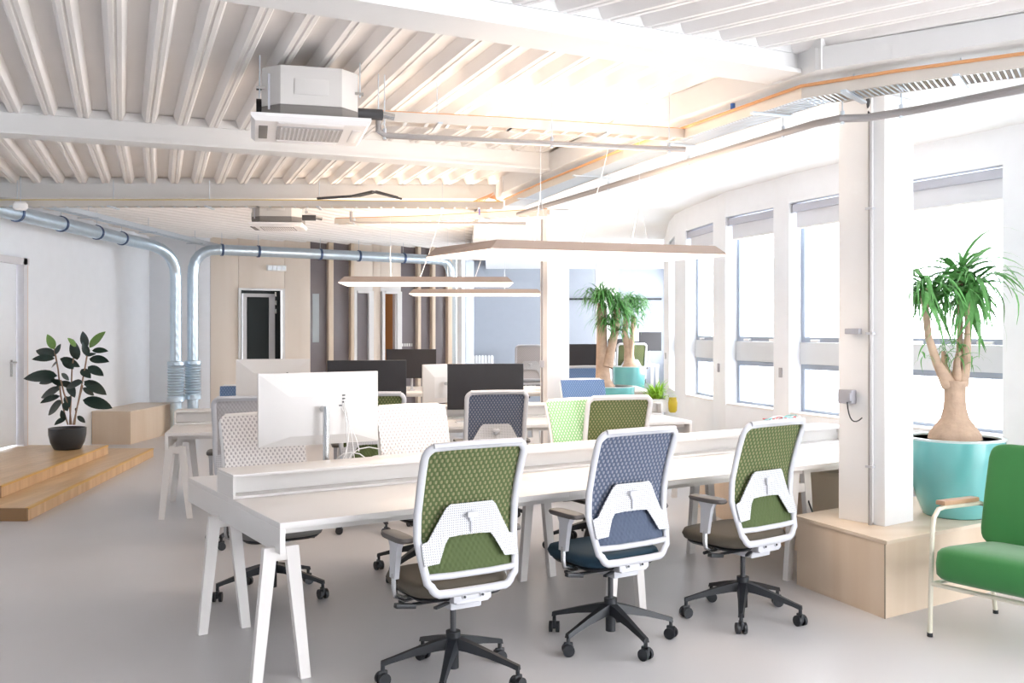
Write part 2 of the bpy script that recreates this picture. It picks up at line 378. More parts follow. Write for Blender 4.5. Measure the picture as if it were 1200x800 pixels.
# wall behind the ducts, then angled timber partition
A0, B0 = V2(-5.25, 16.0), V2(-1.05, 18.3)
struct(MB().prism([(-6.15, 15.8), (-5.2, 16.0), (-5.2, 16.15), (-6.15, 15.95)], 0, 3.24).build('wall_back', WALLW))
du = unit(B0-A0); dn = left(du); pang = math.atan2(du.y, du.x)
part = sroot('wall_partition', A0); part.rotation_euler = (0, 0, pang)
def wx(px, Yoff=0):                     # distance along partition of pixel column px
    q = hit(V2(0, 0), V2((px-PX0)/F, 1), A0, B0); return (q-A0).length, q.y
def wz(px, py): return EYE-(py-PY0)/F*wx(px)[1]
def pbox(name, px0, px1, z0, z1, m, y=0, th=.08, par=part, bev=.004):
    a, b = wx(px0)[0], wx(px1)[0]
    return MB().box(((a+b)/2, y, (z0+z1)/2), (b-a-.004, th, z1-z0), bev=bev).build(name, m, par)
ZT = 3.2
zt1 = wz(280, 339.5); zb1 = wz(280, 421)
pbox('painted_panel', 229, 246, 0, ZT, WALLW); pbox('plywood_panel', 246, 279, 0, ZT, PANEL); pbox('plywood_panel', 279, 333, zt1, ZT, PANEL); pbox('plywood_panel', 333, 363, 0, ZT, PANEL)
pbox('lower_panel', 279, 333, 0, zb1-.004, PANEL)
fr = MB(); a, b = wx(278.5)[0], wx(332.5)[0]
for bx in [((a+.02), zt1, zb1), ((b-.02), zt1, zb1)]: fr.box((bx[0], -.01, (zt1+zb1)/2), (.04, .14, zt1-zb1))
fr.box(((a+b)/2, -.01, zt1+.015), (b-a, .14, .03)); fr.build('window_frame', WHITE, part)
pbox('painted_room_shade', 262, 352, zb1-.1, zt1+.1, ROOM_SHADE, y=.7, th=.05)  # dark sheet painted in for the shade inside the opening
pbox('sky_block_wall', 229, 534, 0, 3.24, mat('sky_block_paint', (.30, .24, .20), .7), y=1.5, th=.1)  # added behind the partition to shut out the sky
dr = sroot('door_2'); dr.parent = None; dr.location = A0; dr.rotation_euler = (0, 0, pang)
a, b = wx(290)[0], wx(328)[0]; f = MB()
z0_, z1_ = .05, wz(300, 343)
f.box((a+.03, .35, (z0_+z1_)/2), (.07, .06, z1_-z0_)); f.box((b-.05, .35, (z0_+z1_)/2), (.10, .06, z1_-z0_)); f.box(((a+b)/2, .35, z1_-.03), (b-a-.02, .06, .06)); f.build('door_frame', mat('door_grey', (.42, .42, .44), .4), dr)
MB().box(((a+b)/2, .36, (z0_+z1_)/2), (b-a-.15, .02, z1_-z0_-.12)).build('pane', ROOM_SHADE, dr)  # pane blackened with the same painted shade
MB().tube([(a+.03, .30, 1.10), (a+.03, .26, 1.10), (a+.12, .26, 1.10)], .012).build('door_handle', CHROME, dr)
for bz in (1.95, 2.1, 2.25): MB().box((b+.01, .33, bz+.0), (.03, .05, .08)).build('hinge', CHROME, dr)
# vent grille over the opening
vg = thing('vent_grille', 'small white vent grille on the plywood partition above the dark opening', 'vent', P(324, 314, wx(324)[1]-.08), pang)
MB().box((0, 0, 0), (.34, .02, .10), bev=.005).build('vent_frame', WHITE, vg)
for i in range(4): MB().box((-.12+.08*i, -.014, 0), (.07, .012, .07)).build('slat', GALV, vg)
# glazed bays
for x0, x1 in [(363, 383), (389, 409), (469, 487), (491, 504), (508, 522.5)]: pbox('smoked_pane', x0, x1, 0, ZT, DGLASS, y=.02, th=.02)
for x0, x1 in [(383, 389), (409, 413), (487, 491), (504, 508), (522.5, 527.5)]: pbox('timber_post', x0, x1, 0, ZT, POST, y=-.02, th=.16)
pbox('frosted_pane', 527.5, 535, 0, ZT, FROST, y=.02, th=.02); pbox('frosted_pane', 366, 374, wz(370, 401), wz(370, 344), FROST, y=.0, th=.012)
ztd = wz(430, 341)
pbox('header_panel', 413, 436, ztd+.25, ZT, PANEL); pbox('header_panel', 445, 469, ztd+.25, ZT, PANEL); pbox('plywood_panel', 436, 445, 0, ZT, PANEL)
pbox('transom_rail', 413, 436, ztd, ztd+.246, WHITE); pbox('transom_rail', 445, 469, ztd, ztd+.246, WHITE)
for k, (x0, x1) in enumerate([(413, 436), (446, 469)]):
    dd = sroot('door_%d' % (k+3), A0); dd.rotation_euler = (0, 0, pang); a, b = wx(x0)[0], wx(x1)[0]
    f = MB(); f.box((a+.03, -.03, ztd/2), (.05, .12, ztd)); f.box((b-.045, -.03, ztd/2), (.09, .12, ztd)); f.box(((a+b)/2, -.03, ztd-.02), (b-a-.14, .12, .04)); f.build('door_frame', WHITE, dd)
    if k == 0:
        MB().box(((a+b)/2-.02, .0, ztd/2), (b-a-.15, .03, ztd-.05)).build('pane', DGLASS, dd)
        MB().tube([(a+.10, -.05, 1.05), (a+.10, -.09, 1.05), (a+.2, -.09, 1.05)], .011).build('door_handle', CHROME, dd)
    else:
        MB().box(((a+b)/2-.1, .9, ztd/2), (b-a+.6, .04, ztd+.3)).build('orange_panel', ORANGE, dd)
tv = wx(457)[0]
o = MB().box((0, 0, 0), (.32, .05, .50), bev=.006).build('wall_television', BLACK, None, tuple(A0+du*(tv-.0)+dn*.8+Vector((0, 0, wz(457, 388)))), (0, 0, pang))
tag(o, 'black wall screen on the orange wall seen through the open doorway', 'television')
# small sign lettering on the smoked glass
sg = MB()
for i, wd in enumerate((.02, .03, .03, .03, .025)): sg.box((wx(472)[0]+i*.045, .005, wz(478, 404)), (wd, .008, .055)); sg.box((wx(472)[0]+i*.045+.006, .004, wz(478, 404)), (wd*.3, .011, .03))
sg.build('glass_lettering', WHITE, part)
# far blue-grey walls, white pillar and openings beyond the columns
struct(MB().prism([(-1.05, 18.3), (-.95, 18.25), (-.9, 22.2), (-1.1, 22.2)], 0, 3.24).build('wall_side', WALLW))
struct(MB().prism([(-1.1, 22), (3.62, 22), (3.62, 22.2), (-1.1, 22.2)], 0, 3.24).build('wall_far', BLUEF))
for z0_, z1_ in ((0, .85), (2.75, 3.05)): struct(MB().prism([(2.50, 15.15), (2.60, 15.15), (3.70, 22.2), (3.60, 22.2)], z0_, z1_).build('wall_return', WALLW))  # left open above the sill so daylight reaches the far room
for f_ in (0, .33, .66, .94):
    x0_, y0_ = 2.50+1.10*f_, 15.15+7.05*f_; struct(MB().prism([(x0_, y0_), (x0_+.1, y0_), (x0_+.15, y0_+.4), (x0_+.05, y0_+.4)], .85, 2.75).build('wall_return', WALLW))
struct(MB().box((1.92, 19.6, 1.51), (.44, .3, 3.02)).build('trim_5', WHITE))
struct(MB().box((-.85, 19.4, 1.5), (.16, .2, 3.02), bev=.005).build('trim_6', mat('pale_post', (.72, .78, .84), .5)))
mb = MB(); mb.box((2.1, 21.94, 2.33), (2.6, .05, .04))
struct(mb.build('trim_7', BLACK))
# white half-height cupboards & dividers on the far side


# ---- oak platform (two steps)
def plat(name, pts_z0, h, lab):
    t = thing(name, lab, 'platform', (0, 0, 0)); return t
lo_c = G(33, 610.3); lo_f = Vector((-4.57, 12.3, 0)); up_c = G(1.7, 569, .22); up_f = G(126.7, 521.3, .22)
XL = XW+.01
steps = thing('oak_platform', 'two-tiered oak platform in front of the left door', 'platform', (0, 0, 0))
def boards(z, edgeA, edgeB, xback, zt, y0, y1):
    # boards run across; row pitch .16 along y
    d = (edgeB-edgeA); n = int((y1-y0)/.17)+1
    for i in range(n):
        ya, yb = y0+(y1-y0)*i/n, y0+(y1-y0)*(i+1)/n
        xa = edgeA.x+d.x*(ya-edgeA.y)/d.y-.03; xb = edgeA.x+d.x*(yb-edgeA.y)/d.y-.03
        MB().prism([(xback, ya+.002), (xa, ya+.002), (xb, yb-.002), (xback, yb-.002)], zt-.02, zt).build('board', OAK, steps, smooth=0)
    MB().prism([(xback, y0), (edgeA.x-.03, y0), (edgeB.x-.03, y1), (xback, y1)], z, zt-.021).build('carcass', OAKR, steps, smooth=0)
boards(.002, lo_c, lo_f, XL, .11, lo_c.y+.005, lo_f.y)
boards(.112, up_c, up_f, XL, .22, up_c.y+.005, up_f.y)
def riser(a, b, z0, z1):
    a = a.copy(); b = b.copy(); a.z = b.z = 0; d = unit(b-a); n = left(d)*-1; L = (b-a).length
    k = 12 if L > 3.8 else 9
    for i in range(k):
        p, q = a+d*(L*i/k+.0015), a+d*(L*(i+1)/k-.0015)
        MB().prism([tuple((p-n*.025)[:2]), tuple(p[:2]), tuple(q[:2]), tuple((q-n*.025)[:2])], z0, z1-.014).build('riser_board', OAKR, steps, smooth=0)
    MB().prism([tuple((a-n*.03)[:2]), tuple((a+n*.006)[:2]), tuple((b+n*.006)[:2]), tuple((b-n*.03)[:2])], z1-.0135, z1+.001).build('nosing', OAKE, steps, smooth=0)
riser(lo_c, lo_f, .002, .11); riser(up_c, up_f, .112, .22)
MB().box(((XL+lo_c.x)/2, lo_c.y-.012, .056), (lo_c.x-XL, .022, .108)).build('end_board', mat('walnut_end', (.30, .17, .08), .5), steps)
MB().box(((XL+up_c.x)/2, up_c.y-.012, .166), (up_c.x-XL, .022, .107)).build('end_board', mat('walnut_end', (.30, .17, .08), .5), steps)

# ---- plywood bench by left wall
c1 = G(153, 520.6); zb = EYE-(481.6-PY0)/F*c1.y; c2 = G(192, 510.6)
bn = thing('plywood_bench', 'low plywood box bench against the left white wall beside the ducts', 'bench', (0, 0, 0))
MB().prism([(XW+.01, c1.y), (c1.x, c1.y), (c2.x, 15.3), (XW+.01, 15.3)], .0, zb-.022).build('carcass', PLY, bn, smooth=0)
MB().prism([(XW+.01, c1.y-.012), (c1.x+.012, c1.y-.012), (c2.x+.012, 15.31), (XW+.01, 15.31)], zb-.02, zb).build('bench_top', PLYT, bn, smooth=0)

# ---- near podium and long window bench
pc = G(1037, 725); pl = Vector((1.80, 6.10, 0)); zp = .437
ur = Vector((math.cos(R(33)), math.sin(R(33)), 0))
pd = thing('plywood_podium', 'low plywood podium carrying the near column and teal pot', 'podium', (0, 0, 0))
p1 = Vector((pc.x, pc.y, 0)); p2 = p1+ur*1.42; far1 = Vector((2.72, 7.15, 0))
pts = [tuple(p1[:2]), tuple(p2[:2]), (3.1, 6.95), (2.42, 6.55), tuple(pl[:2])]
MB().prism(pts, 0, zp-.022).build('carcass', PLY, pd, smooth=0)
n1 = Vector((.02, -.02, 0))
MB().prism([(p1.x+.004, p1.y-.018), (p2.x+.01, p2.y-.012), (3.1, 6.95), (2.42, 6.55), (pl.x-.014, pl.y+.004)], zp-.02, zp).build('podium_top', PLYT, pd, smooth=0)
MB().box((p1.x, p1.y-.0015, (zp-.022)/2), (.006, .006, zp-.024), rz=R(45)).build('corner_joint', mat('joint_line', (.30, .24, .18), .8), pd)
wb = thing('window_bench', 'long plywood bench under the windows beyond the near column', 'bench', (0, 0, 0))
pw = [(2.62, 6.75), (2.10, 6.95), (1.95, 7.4), (1.72, 8.6), (1.68, 8.9), (2.35, 8.9), (2.45, 8.7), (2.75, 7.93)]
wbz = .59
MB().prism(pw, 0, wbz-.022).build('carcass', PLY, wb, smooth=0)
MB().prism(pw, wbz-.02, wbz).build('bench_top', PLYT, wb, smooth=0)

# ---- columns
def column(name, p, sx, sy, z0, ang, lab):
    mb = MB(); t = thing(name, lab, 'column', (p[0], p[1], z0), ang); h = 3.015-z0
    MB().box((0, 0, h/2), (sx, sy, h), bev=.004).build('shaft', WHITE, t); return t
# near column corners
cc = G(1037, 617, zp); ca = R(36); cu = Vector((math.cos(ca), math.sin(ca), 0)); cv = left(cu)
ctr = cc+cu*.15+cv*.16; ctr.z = 0
col1 = column('column', ctr, .30, .32, zp, ca, 'near white square column standing on the plywood podium')
MB().box((-.162, -.07, 1.29), (.02, .03, 2.55)).build('edge_strip', WHITE, col1)
col2p = Vector(((650-600)/F*11.35, 11.35, 0))
col2 = column('column', col2p, .27, .27, 0, R(16), 'far white square column beyond the second desk row')
# conduit on near column
q = cc - cu*.02 + cv*.085
cd = thing('conduit', 'grey vertical conduit pipe clipped to the near column', 'pipe', (q.x, q.y, zp))
MB().tube([(0, 0, 0.0), (0, 0, 2.45)], .0125, 10).build('pipe', PIPEM, cd)
MB().tube([(0, 0, 2.45), (.0, 0.02, 2.5), (-.015, 0.0, 2.56)], .012, 8).build('cable', DARK, cd)
for zz in (.35, 1.15, 1.9): MB().box((0, 0, zz), (.05, .03, .014), rz=ca+PI/2).build('clip', PLAS, cd)
for nm, py, sz, l, pxx in [('switch_box', 388, (.10, .035, .035), 'small grey box high on the near column beside the conduit', 1003), ('socket_box', 466, (.10, .05, .085), 'grey power socket box on the near column with black cable', 998)]:
    dd = q + cv*((1015.5-pxx)/F*q.y/math.cos(PI/2-ca)*1.0)*1.0 - cu*.012
    t = thing(nm, l, 'socket', (dd.x, dd.y, EYE-(py-PY0)/F*q.y), ca+PI/2)
    MB().box((0, .0, 0), sz, bev=.006).build('housing', GREYM, t)
    if nm == 'socket_box':
        MB().box((-.03, .03, 0), (.035, .02, .05), bev=.003).build('plug', GREYM, t)
        MB().tube(bez((-.03, .04, -.03), (-.05, .05, -.20), (-.12, .02, -.12), 8), .004, 6).build('lead', BLACK, t)
# conduit on far column
cd = thing('conduit', 'slim grey vertical pipe on the left side of the far column', 'pipe', (P(635, 300, 11.25).x, 11.22, 0))
MB().tube([(0, 0, 0), (0, 0, 2.9)], .013, 8).build('pipe', PIPEM, cd)
MB().box((0, -.0, 1.22), (.05, .05, .08), bev=.005).build('junction_box', GREYM, cd)

# ================================================================ CEILING SERVICES
def rod(a, b, name='hanger_rod', par=None, r=.004): return MB().tube([a, b], r, 5).build(name, GALV, par)
# spiral ducts
ZD = 2.89; RD = .085
def duct(name, lab, path, clamps, sil_z=None):
    t = thing(name, lab, 'duct', (0, 0, 0))
    MB().tube(path, RD, 18).build('duct_pipe', DUCT, t)
    for c, d in clamps:
        c = Vector(c); d = Vector(d).normalized(); MB().tube([c-d*.018, c+d*.018], RD+.012, 18).build('clamp', CLIP, t)
        rod(c+Vector((0, 0, RD)), c+Vector((0, 0, 3.16-c.z)), par=t)
    # seams
    return t
dx = -5.42; YE = 14.9
def elbow(a, c, b, n=6): return bez(a, c, b, n)
e1 = Vector(((206-600)/F*YE, YE, 0))
path = [(dx-.0, 3.0, ZD), (dx, 14.4, ZD)]
path1 = [Vector((dx, 3.0+(13.9-3.0)*i/6, ZD)) for i in range(7)] + elbow((dx, 14.1, ZD), (e1.x, YE, ZD), (e1.x, YE, ZD-.45))[1:] + [Vector((e1.x, YE, 0.02))]
dt = duct('ventilation_duct', 'galvanised spiral duct along the left wall turning down beside the bench', path1, [((dx, y, ZD), (0, 1, 0)) for y in (10.55, 11.6, 12.6, 13.4)])
def silencer(t, x, y, z1, z0, r=.13):
    mb = MB(); prof = [(RD+.005, z1), (r, z1-.01)]
    zz = z1-.03
    prof += [(r, z1-.06)]
    n = 12
    for i in range(n):
        za = z1-.06-(z1-z0-.12)*i/n; zc = za-(z1-z0-.12)/n
        prof += [(r-.016, za-.006), (r, (za+zc)/2), ]
    prof += [(r, z0+.01), (RD+.005, z0)]
    mb.lathe([(a, b) for a, b in prof], 24, (x, y, 0)); mb.build('silencer', DUCT, t)
silencer(dt, e1.x, YE, EYE-(423-PY0)/F*YE, EYE-(471-PY0)/F*YE)
Y2 = 15.15; e2 = Vector(((226-600)/F*Y2, Y2, 0))
pp = [G(240, 297, ZD), G(336, 305, ZD), G(450, 312, ZD), G(515, 316, ZD)]
def dline(px, py):
    Y = F*(EYE-ZD)/(py-PY0); return Vector(((px-PX0)/F*Y, Y, ZD))
q1, q2, q3, q4 = Vector((-4.6, 15.3, ZD)), Vector((-3.6, 15.9, ZD)), Vector((-2.3, 16.75, ZD)), Vector((-1.35, 17.5, ZD))
path2 = [Vector((e2.x, Y2, 0.02)), Vector((e2.x, Y2, 2.45))] + elbow((e2.x, Y2, 2.48), (e2.x, Y2, ZD), (e2.x+.38, Y2+.1, ZD))[1:] + [q1, q2, q3, q4] + elbow(q4+(q4-q3)*.05, q4+(q4-q3)*.25, q4+(q4-q3)*.25-Vector((0, 0, .4)), 5)[1:]
dt2 = duct('ventilation_duct', 'galvanised spiral duct rising beside the bench and crossing the plywood partition', path2, [(q1, q2-q1), ((q1+q2)/2, q2-q1), (q2+(q3-q2)*.3, q3-q2), (q2+(q3-q2)*.75, q3-q2), (q3+(q4-q3)*.4, q4-q3)])
silencer(dt2, e2.x, Y2, EYE-(422-PY0)/F*Y2, EYE-(468-PY0)/F*Y2)
# smoke detector / small box near duct
o = MB().lathe([(.05, 0), (.07, .02), (.07, .06), (.05, .08)], 16).build('smoke_detector', WHITE, None, tuple(P(24, 246, 9.7)-Vector((0, 0, .0)))); tag(o, 'small round white ceiling detector hanging near the left duct', 'detector')
rod((P(24, 246, 9.7).x, 9.7, P(24, 246, 9.7).z+.08), (P(24, 246, 9.7).x, 9.7, 3.16), par=None).name = 'detector_rod'
dro = bpy.data.objects['detector_rod']; dro.parent = o; dro.location = -o.location

ZTR = 2.90
def TR(px, py, z=ZTR): Y = F*(z-EYE)/(PY0-py); return Vector(((px-PX0)/F*Y, Y, z))
def tray(name, lab, pts, wdt=.12, mat_=TRAYM, cables=(), hang=.9, side=1, kind_rungs=True):
    t = thing(name, lab, 'cable tray', (0, 0, 0)); mb = MB(); rg = MB()
    for a, b in zip(pts, pts[1:]):
        d = unit(b-a); n = left(d)*side
        for k_, off_ in ((0, 0), (1, wdt)):
            A_, B_ = a+n*off_, b+n*off_; beam_between(mb, A_, B_, .006, a.z-.03, a.z+.03)
        L = (b-a).length; m = max(2, int(L/(.028 if wdt > .15 else .12)))
        for i in range(m+1):
            c = a+(b-a)*(i/m)+n*wdt/2; rg.box((c.x, c.y, a.z-.026), ((.007 if wdt > .15 else .02), wdt, .004), rz=math.atan2(d.y, d.x))
        m = max(1, int(L/hang))
        for i in range(m):
            c = a+(b-a)*((i+.5)/m)+n*wdt/2
            rod((c.x, c.y, a.z-.04), (c.x, c.y, 3.02 if c.x > 1.5 else 3.14), par=t)
            MB().box((c.x, c.y, a.z-.038), (.03, wdt+.14, .012), rz=math.atan2(d.y, d.x)).build('bracket', GALV, t)
    mb.build('side_rail', mat_, t); o = rg.build('rungs', GALV, t); o['kind'] = 'stuff'
    for k, (cm, off_, r_) in enumerate(cables):
        pt = []
        for i, p in enumerate(pts):
            d = unit(pts[min(i+1, len(pts)-1)]-pts[max(i-1, 0)]); pt.append(p+left(d)*side*off_+Vector((0, 0, .036-.025*(k % 2))))
        MB().tube(pt, r_, 6).build('cable', cm, t)
    return t
TP = [TR(1300, 52), TR(1200, 72), TR(1050, 92), TR(940, 109), TR(850, 140), TR(730, 181), TR(640, 217), TR(592, 238)]
tray('cable_tray', 'long perforated cable tray with orange cables sweeping along the window-side beam', TP, .20, TRAYM, ((COPPER, -.012, .009), (COPPER, .03, .007), (YELC, .06, .006), (PIPEM, .11, .006)), side=-1)
tray('cable_tray', 'cable tray hung under the far ceiling beam, spanning from the left', [TR(-40, 238), TR(300, 238), TR(590, 240)], .12, TRAYM, ((YELC, .03, .007), (COPPER, .06, .006), (DARK, .09, .008)))
tray('cable_tray', 'short cable tray running from the near air conditioner to the window side', [TR(425, 135), TR(600, 144), TR(812, 157)], .12, TRAYM, ((COPPER, .03, .007),))
tray('cable_tray', 'far cable tray running from the rear air conditioner to the right', [TR(392, 259), TR(500, 256), TR(640, 248)], .1, TRAYM, ((COPPER, .03, .007),))
# coils on the middle tray
cb = MB(); c0 = TR(455, 236)
cb.tube([TR(370, 237)+Vector((0, .08, .05)), TR(420, 235)+Vector((0, .08, .06)), TR(440, 234)+Vector((0, .08, .09)), TR(465, 236)+Vector((0, .08, .05))], .014, 6); cb.tube([TR(410, 235)+Vector((0, .05, .05)), TR(435, 233)+Vector((0, .05, .08)), TR(470, 237)+Vector((0, .05, .04))], .012, 6)
tag(cb.build('cable_bundle', DARK), 'dark cable bundle lying on the tray under the far beam', 'cable')
cb = MB(); 
for i in range(5): cb.tube([TR(555+i*3, 238)+Vector((0, .05, .03)), TR(570+i*2, 236-i)+Vector((0, .05, .06)), TR(586-i, 238)+Vector((0, .05, .03))], .006, 5)
tag(cb.build('cable_bundle', COPPER), 'orange cable coil at the right end of the middle tray', 'cable')
# second thin tray by left duct
tray('cable_tray', 'narrow cable tray above the left wall duct', [Vector((-5.0, 10.6, 2.98)), Vector((-4.75, 15.6, 2.98))], .12, GALV, (), 1.5)
# round pipes
def pipe(lab, pts, r=.022, hangz=3.0, nh=5, m=PIPEM):
    t = thing('ceiling_pipe', lab, 'pipe', (0, 0, 0)); MB().tube(pts, r, 10).build('pipe', m, t)
    tot = len(pts)-1
    for i in range(nh):
        f = (i+.5)/nh*tot; k = int(f); c = pts[k]+(pts[k+1]-pts[k])*(f-k)
        MB().tube([c-Vector((0, 0, r+.008)), c+Vector((0, 0, r+.02))], .012, 6).build('pipe_clamp', GALV, t)
        rod(c+Vector((0, 0, r)), Vector((c.x, c.y, hangz)), par=t)
    return t
ZP = 2.78
PPt = [TR(x, y, ZP) for x, y in [(1300, 88), (1200, 104), (1080, 128), (1015, 138), (985, 139), (955, 145), (884, 166), (812, 188), (747, 208), (696, 224), (642, 240), (607, 251)]]
pipe('long grey pipe curving beneath the window-side cable tray', PPt, .022, 2.985, 7)
pts = [TR(450, 146, 2.86), TR(452, 157, 2.80), TR(460, 160, 2.79), TR(600, 168, 2.79), TR(740, 176, 2.79), TR(795, 179, 2.79), TR(806, 183, 2.78), TR(815, 187, 2.78)]
pts = [Vector((-.80, 5.78, 2.88)), Vector((-.80, 5.78, 2.80)), Vector((-.76, 5.80, 2.775)), Vector((.15, 6.02, 2.775)), Vector((.95, 6.22, 2.775)), Vector((1.12, 6.24, 2.775))]
pipe('grey drain pipe running from the near air conditioner towards the column', pts, .018, 3.14, 4)
pts = [Vector((-1.75, 10.5, 2.90)), Vector((-1.75, 10.5, 2.80)), Vector((-1.68, 10.5, 2.775)), Vector((.15, 10.55, 2.775))]
pipe('thin grey drain pipe running from the rear air conditioner', pts, .018, 3.14, 3)
# blue upright tube on the tray
p = TR(855, 138); o = MB().tube([(0, 0, 0), (0, 0, .20)], .015, 8).build('plastic_sleeve', BLUEP, None, (p.x+.02, p.y, ZTR+.0)); tag(o, 'short blue plastic sleeve standing upright on the window-side tray', 'tube')
p = TR(562, 245); o = MB().tube([(0, 0, -.1), (0, 0, .06)], .008, 8).build('plastic_sleeve', mat('violet_sleeve', (.25, .2, .5), .4), None, (p.x, p.y-.06, ZTR+.03)); tag(o, 'thin violet sleeve hanging at the right end of the middle tray', 'tube')

# air conditioners
def ac(loc, ang, s, lab, fascia=True):
    t = thing('air_conditioner', lab, 'air conditioner', loc, ang)
    h = .30; c = .10*s; w2 = .27*s
    oct_ = [(-w2, -w2+c), (-w2+c, -w2), (w2-c, -w2), (w2, -w2+c), (w2, w2-c), (w2-c, w2), (-w2+c, w2), (-w2, w2-c)]
    MB().prism(oct_, .098, .045+h-.03).build('casing', ACM, t, smooth=0)
    MB().prism([(x*1.003, y*1.003) for x, y in oct_], .035, .096).build('base_band', ACD, t, smooth=0)
    MB().box((0, -w2-.002, .20), (.19, .006, .09), bev=.002).build('access_cover', ACM, t)
    f = .33*s if fascia else .285
    rings = [[(sx*q, sy*q, z) for sx, sy in ((-1, -1), (1, -1), (1, 1), (-1, 1))] for q, z in ((f, .03), (f, .012), (f*.93, -.012))]
    MB().loft(rings).build('fascia', ACP, t, smooth=20)
    g = MB()
    for i in range(14): g.box((-.16*s+.32*s*i/13, 0, -.016), (.010*s, .34*s, .006), ry=.3)
    gg = MB().box((0, 0, -.014), (.37*s, .37*s, .006)).build('grille', mat('grille_grey', (.40, .38, .38), .6), t)
    g2 = g.build('grille_slats', ACP, gg)
    for k in range(4):
        a_ = k*PI/2; M = Matrix.Rotation(a_, 4, 'Z')
        MB().box((0, -.262*s, -.012), (.36*s, .05*s, .008), bev=.003, M=M).build('louvre', ACD if k in (3,) else ACP, t)
    for sx in (-1, 1):
        for sy in (-1, 1):
            rod((sx*(w2+.012), sy*(w2-.10), .18), (sx*(w2+.012), sy*(w2-.10), 3.16-loc[2]), par=t)
            MB().box((sx*(w2+.006), sy*(w2-.10), .2), (.05, .04, .015)).build('bracket', CHROME, t)
    st = MB().box((-w2*.86, -w2*.86, .17), (.012, .012, .2)).build('corner_seam', GREYM, t)
    pp = MB().tube([(w2, -.12, .10), (w2+.15, -.12, .10)], .032, 12).build('lagged_pipe', DARK, t)
    MB().tube([(w2+.15, -.12, .10), (w2+.22, -.12, .09)], .02, 10).build('pipe_joint', CHROME, t)
    MB().tube([(-w2-.03, 0.05, .12), (-w2, .05, .12)], .07, 14).build('port', BLACK, t)
    return t
ac((-1.2, 5.70, 2.775), R(15), 1.0, 'near ceiling cassette air conditioner with grey casing and white grille')
ac((-2.62, 10.85, 2.765), R(6), 1.0, 'rear ceiling cassette air conditioner, small, behind the far beam', False)

# pendant panel lights
def pendant(B_, ang, L, Wd, lab, z=2.10, power=18, sk=0):
    t = thing('pendant_light', lab, 'lamp', (B_[0], B_[1], z), ang)      # near-left corner at origin, x along, y away
    i = .10
    top = [(i*.6, i*.6), (L-i*.6, i*.6), (L-i*.6+sk, Wd-i*.6), (i*.6+sk, Wd-i*.6)]; bot = [(0, 0), (L, 0), (L+sk, Wd), (sk, Wd)]
    MB().loft([[(x, y, .012) for x, y in bot], [(x, y, .072) for x, y in top]]).build('shade', FELT, t, smooth=0)
    MB().prism([(.004, .004), (L-.004, .004), (L-.004+sk, Wd-.004), (.004+sk, Wd-.004)], -.0, .011).build('diffuser', LAMPG, t, smooth=0)
    for x in (L*.28, L*.72):
        for y, k in ((.25, -1), (Wd-.25, 1)): MB().tube([(x, y, .072), (x, Wd/2, .42)], .0014, 4).build('suspension_wire', GALV, t)
        MB().tube([(x, Wd/2, .42), (x, Wd/2, 3.15-z)], .0014, 4).build('suspension_wire', GALV, t)
    MB().tube(bez((L*.45, Wd/2, .05), (L*.55, Wd/2, .5), (L*.62, Wd/2, 3.15-z), 8), .002, 5).build('power_cord', WHITE, t)
    for zz, rx, pw in ((-.02, 0, power*.6), (.08, PI, power)):
        ld = bpy.data.lights.new('panel_light', 'AREA'); ld.shape = 'RECTANGLE'; ld.size = L*.9; ld.size_y = Wd*.85; ld.energy = pw; ld.color = (1, .80, .62)
        lo = bpy.data.objects.new('light_source', ld); C.objects.link(lo); lo.parent = t; lo.location = (L/2+sk/2, Wd/2, zz); lo.rotation_euler = (rx, 0, 0)
    return t
pB = P(575, 293, 5.95)
pendant((pB.x, pB.y), R(17), 1.64, .80, 'large felt-edged pendant light panel hanging above the front desk row', 2.10, 24, -.24)
pendant((P(396, 332, 10).x, 10.0), R(3), 1.82, .8, 'pendant light panel hanging above the second desk row, left of column', 2.10, 26)
pendant((P(479, 345, 13).x, 13.0), R(1), 1.80, .8, 'small-looking farthest pendant light panel behind the other two', 2.10, 26)

# ================================================================ DESKS
def desk_row(name, origin, ang, L, D, lab, bays):
    t = thing(name, lab, 'desk', (origin.x, origin.y, 0), ang)
    n = 3; w_ = (L)/n
    for i in range(n):
        for j in range(2):
            d_ = D/2
            MB().box((w_*(i+.5), d_*(j+.5), .7255), (w_-.0008, d_-.0008, .029), bev=.0006).build('tabletop', DESKM, t)
    for x in (.013, L-.013): MB().box((x, D/2, .655), (.026, D, .112), bev=.002).build('end_apron', DESKM, t)
    mb = MB(); mb.box((L/2, .10, .69), (L-.1, .05, .03)); mb.box((L/2, D/2, .69), (L-.1, .05, .03)); mb.build('under_rail', LEGM, t)
    for x in bays:
        for y in (.08, .98 if D > 1.5 else D-.1):
            tr = MB()
            for sx in (-1, 1):
                a = (x+sx*.05, y, .66 if .1 < x < L-.1 else .60); b = (x+sx*.115, y, 0)
                w1, w2 = .031, .024
                tr.loft([[(b[0]+p*w2, b[1]+q*w2*.8, 0) for p, q in ((-1, -1), (1, -1), (1, 1), (-1, 1))], [(a[0]+p*w1, a[1]+q*w1*.6, .70 if .1 < x < L-.1 else .62) for p, q in ((-1, -1), (1, -1), (1, 1), (-1, 1))]])
                tr.build('leg', LEGM, t, smooth=20); tr = MB()
            MB().box((x, y, .585), (.11, .03, .06), bev=.008).build('leg_bridge', LEGM, t)
    return t
o1 = G(328, 613, .74); o1.z = 0; a1 = R(32.5); L1, D1 = 4.8, 1.62
desk_row('bench_desk', o1, a1, L1, D1, 'long white front bench desk with splayed legs, nearest the camera', (.03, 2.05, 3.5))
o2 = G(193, 507.5, .74); o2.z = 0; a2 = R(13.5); L2, D2 = 4.79, 1.62
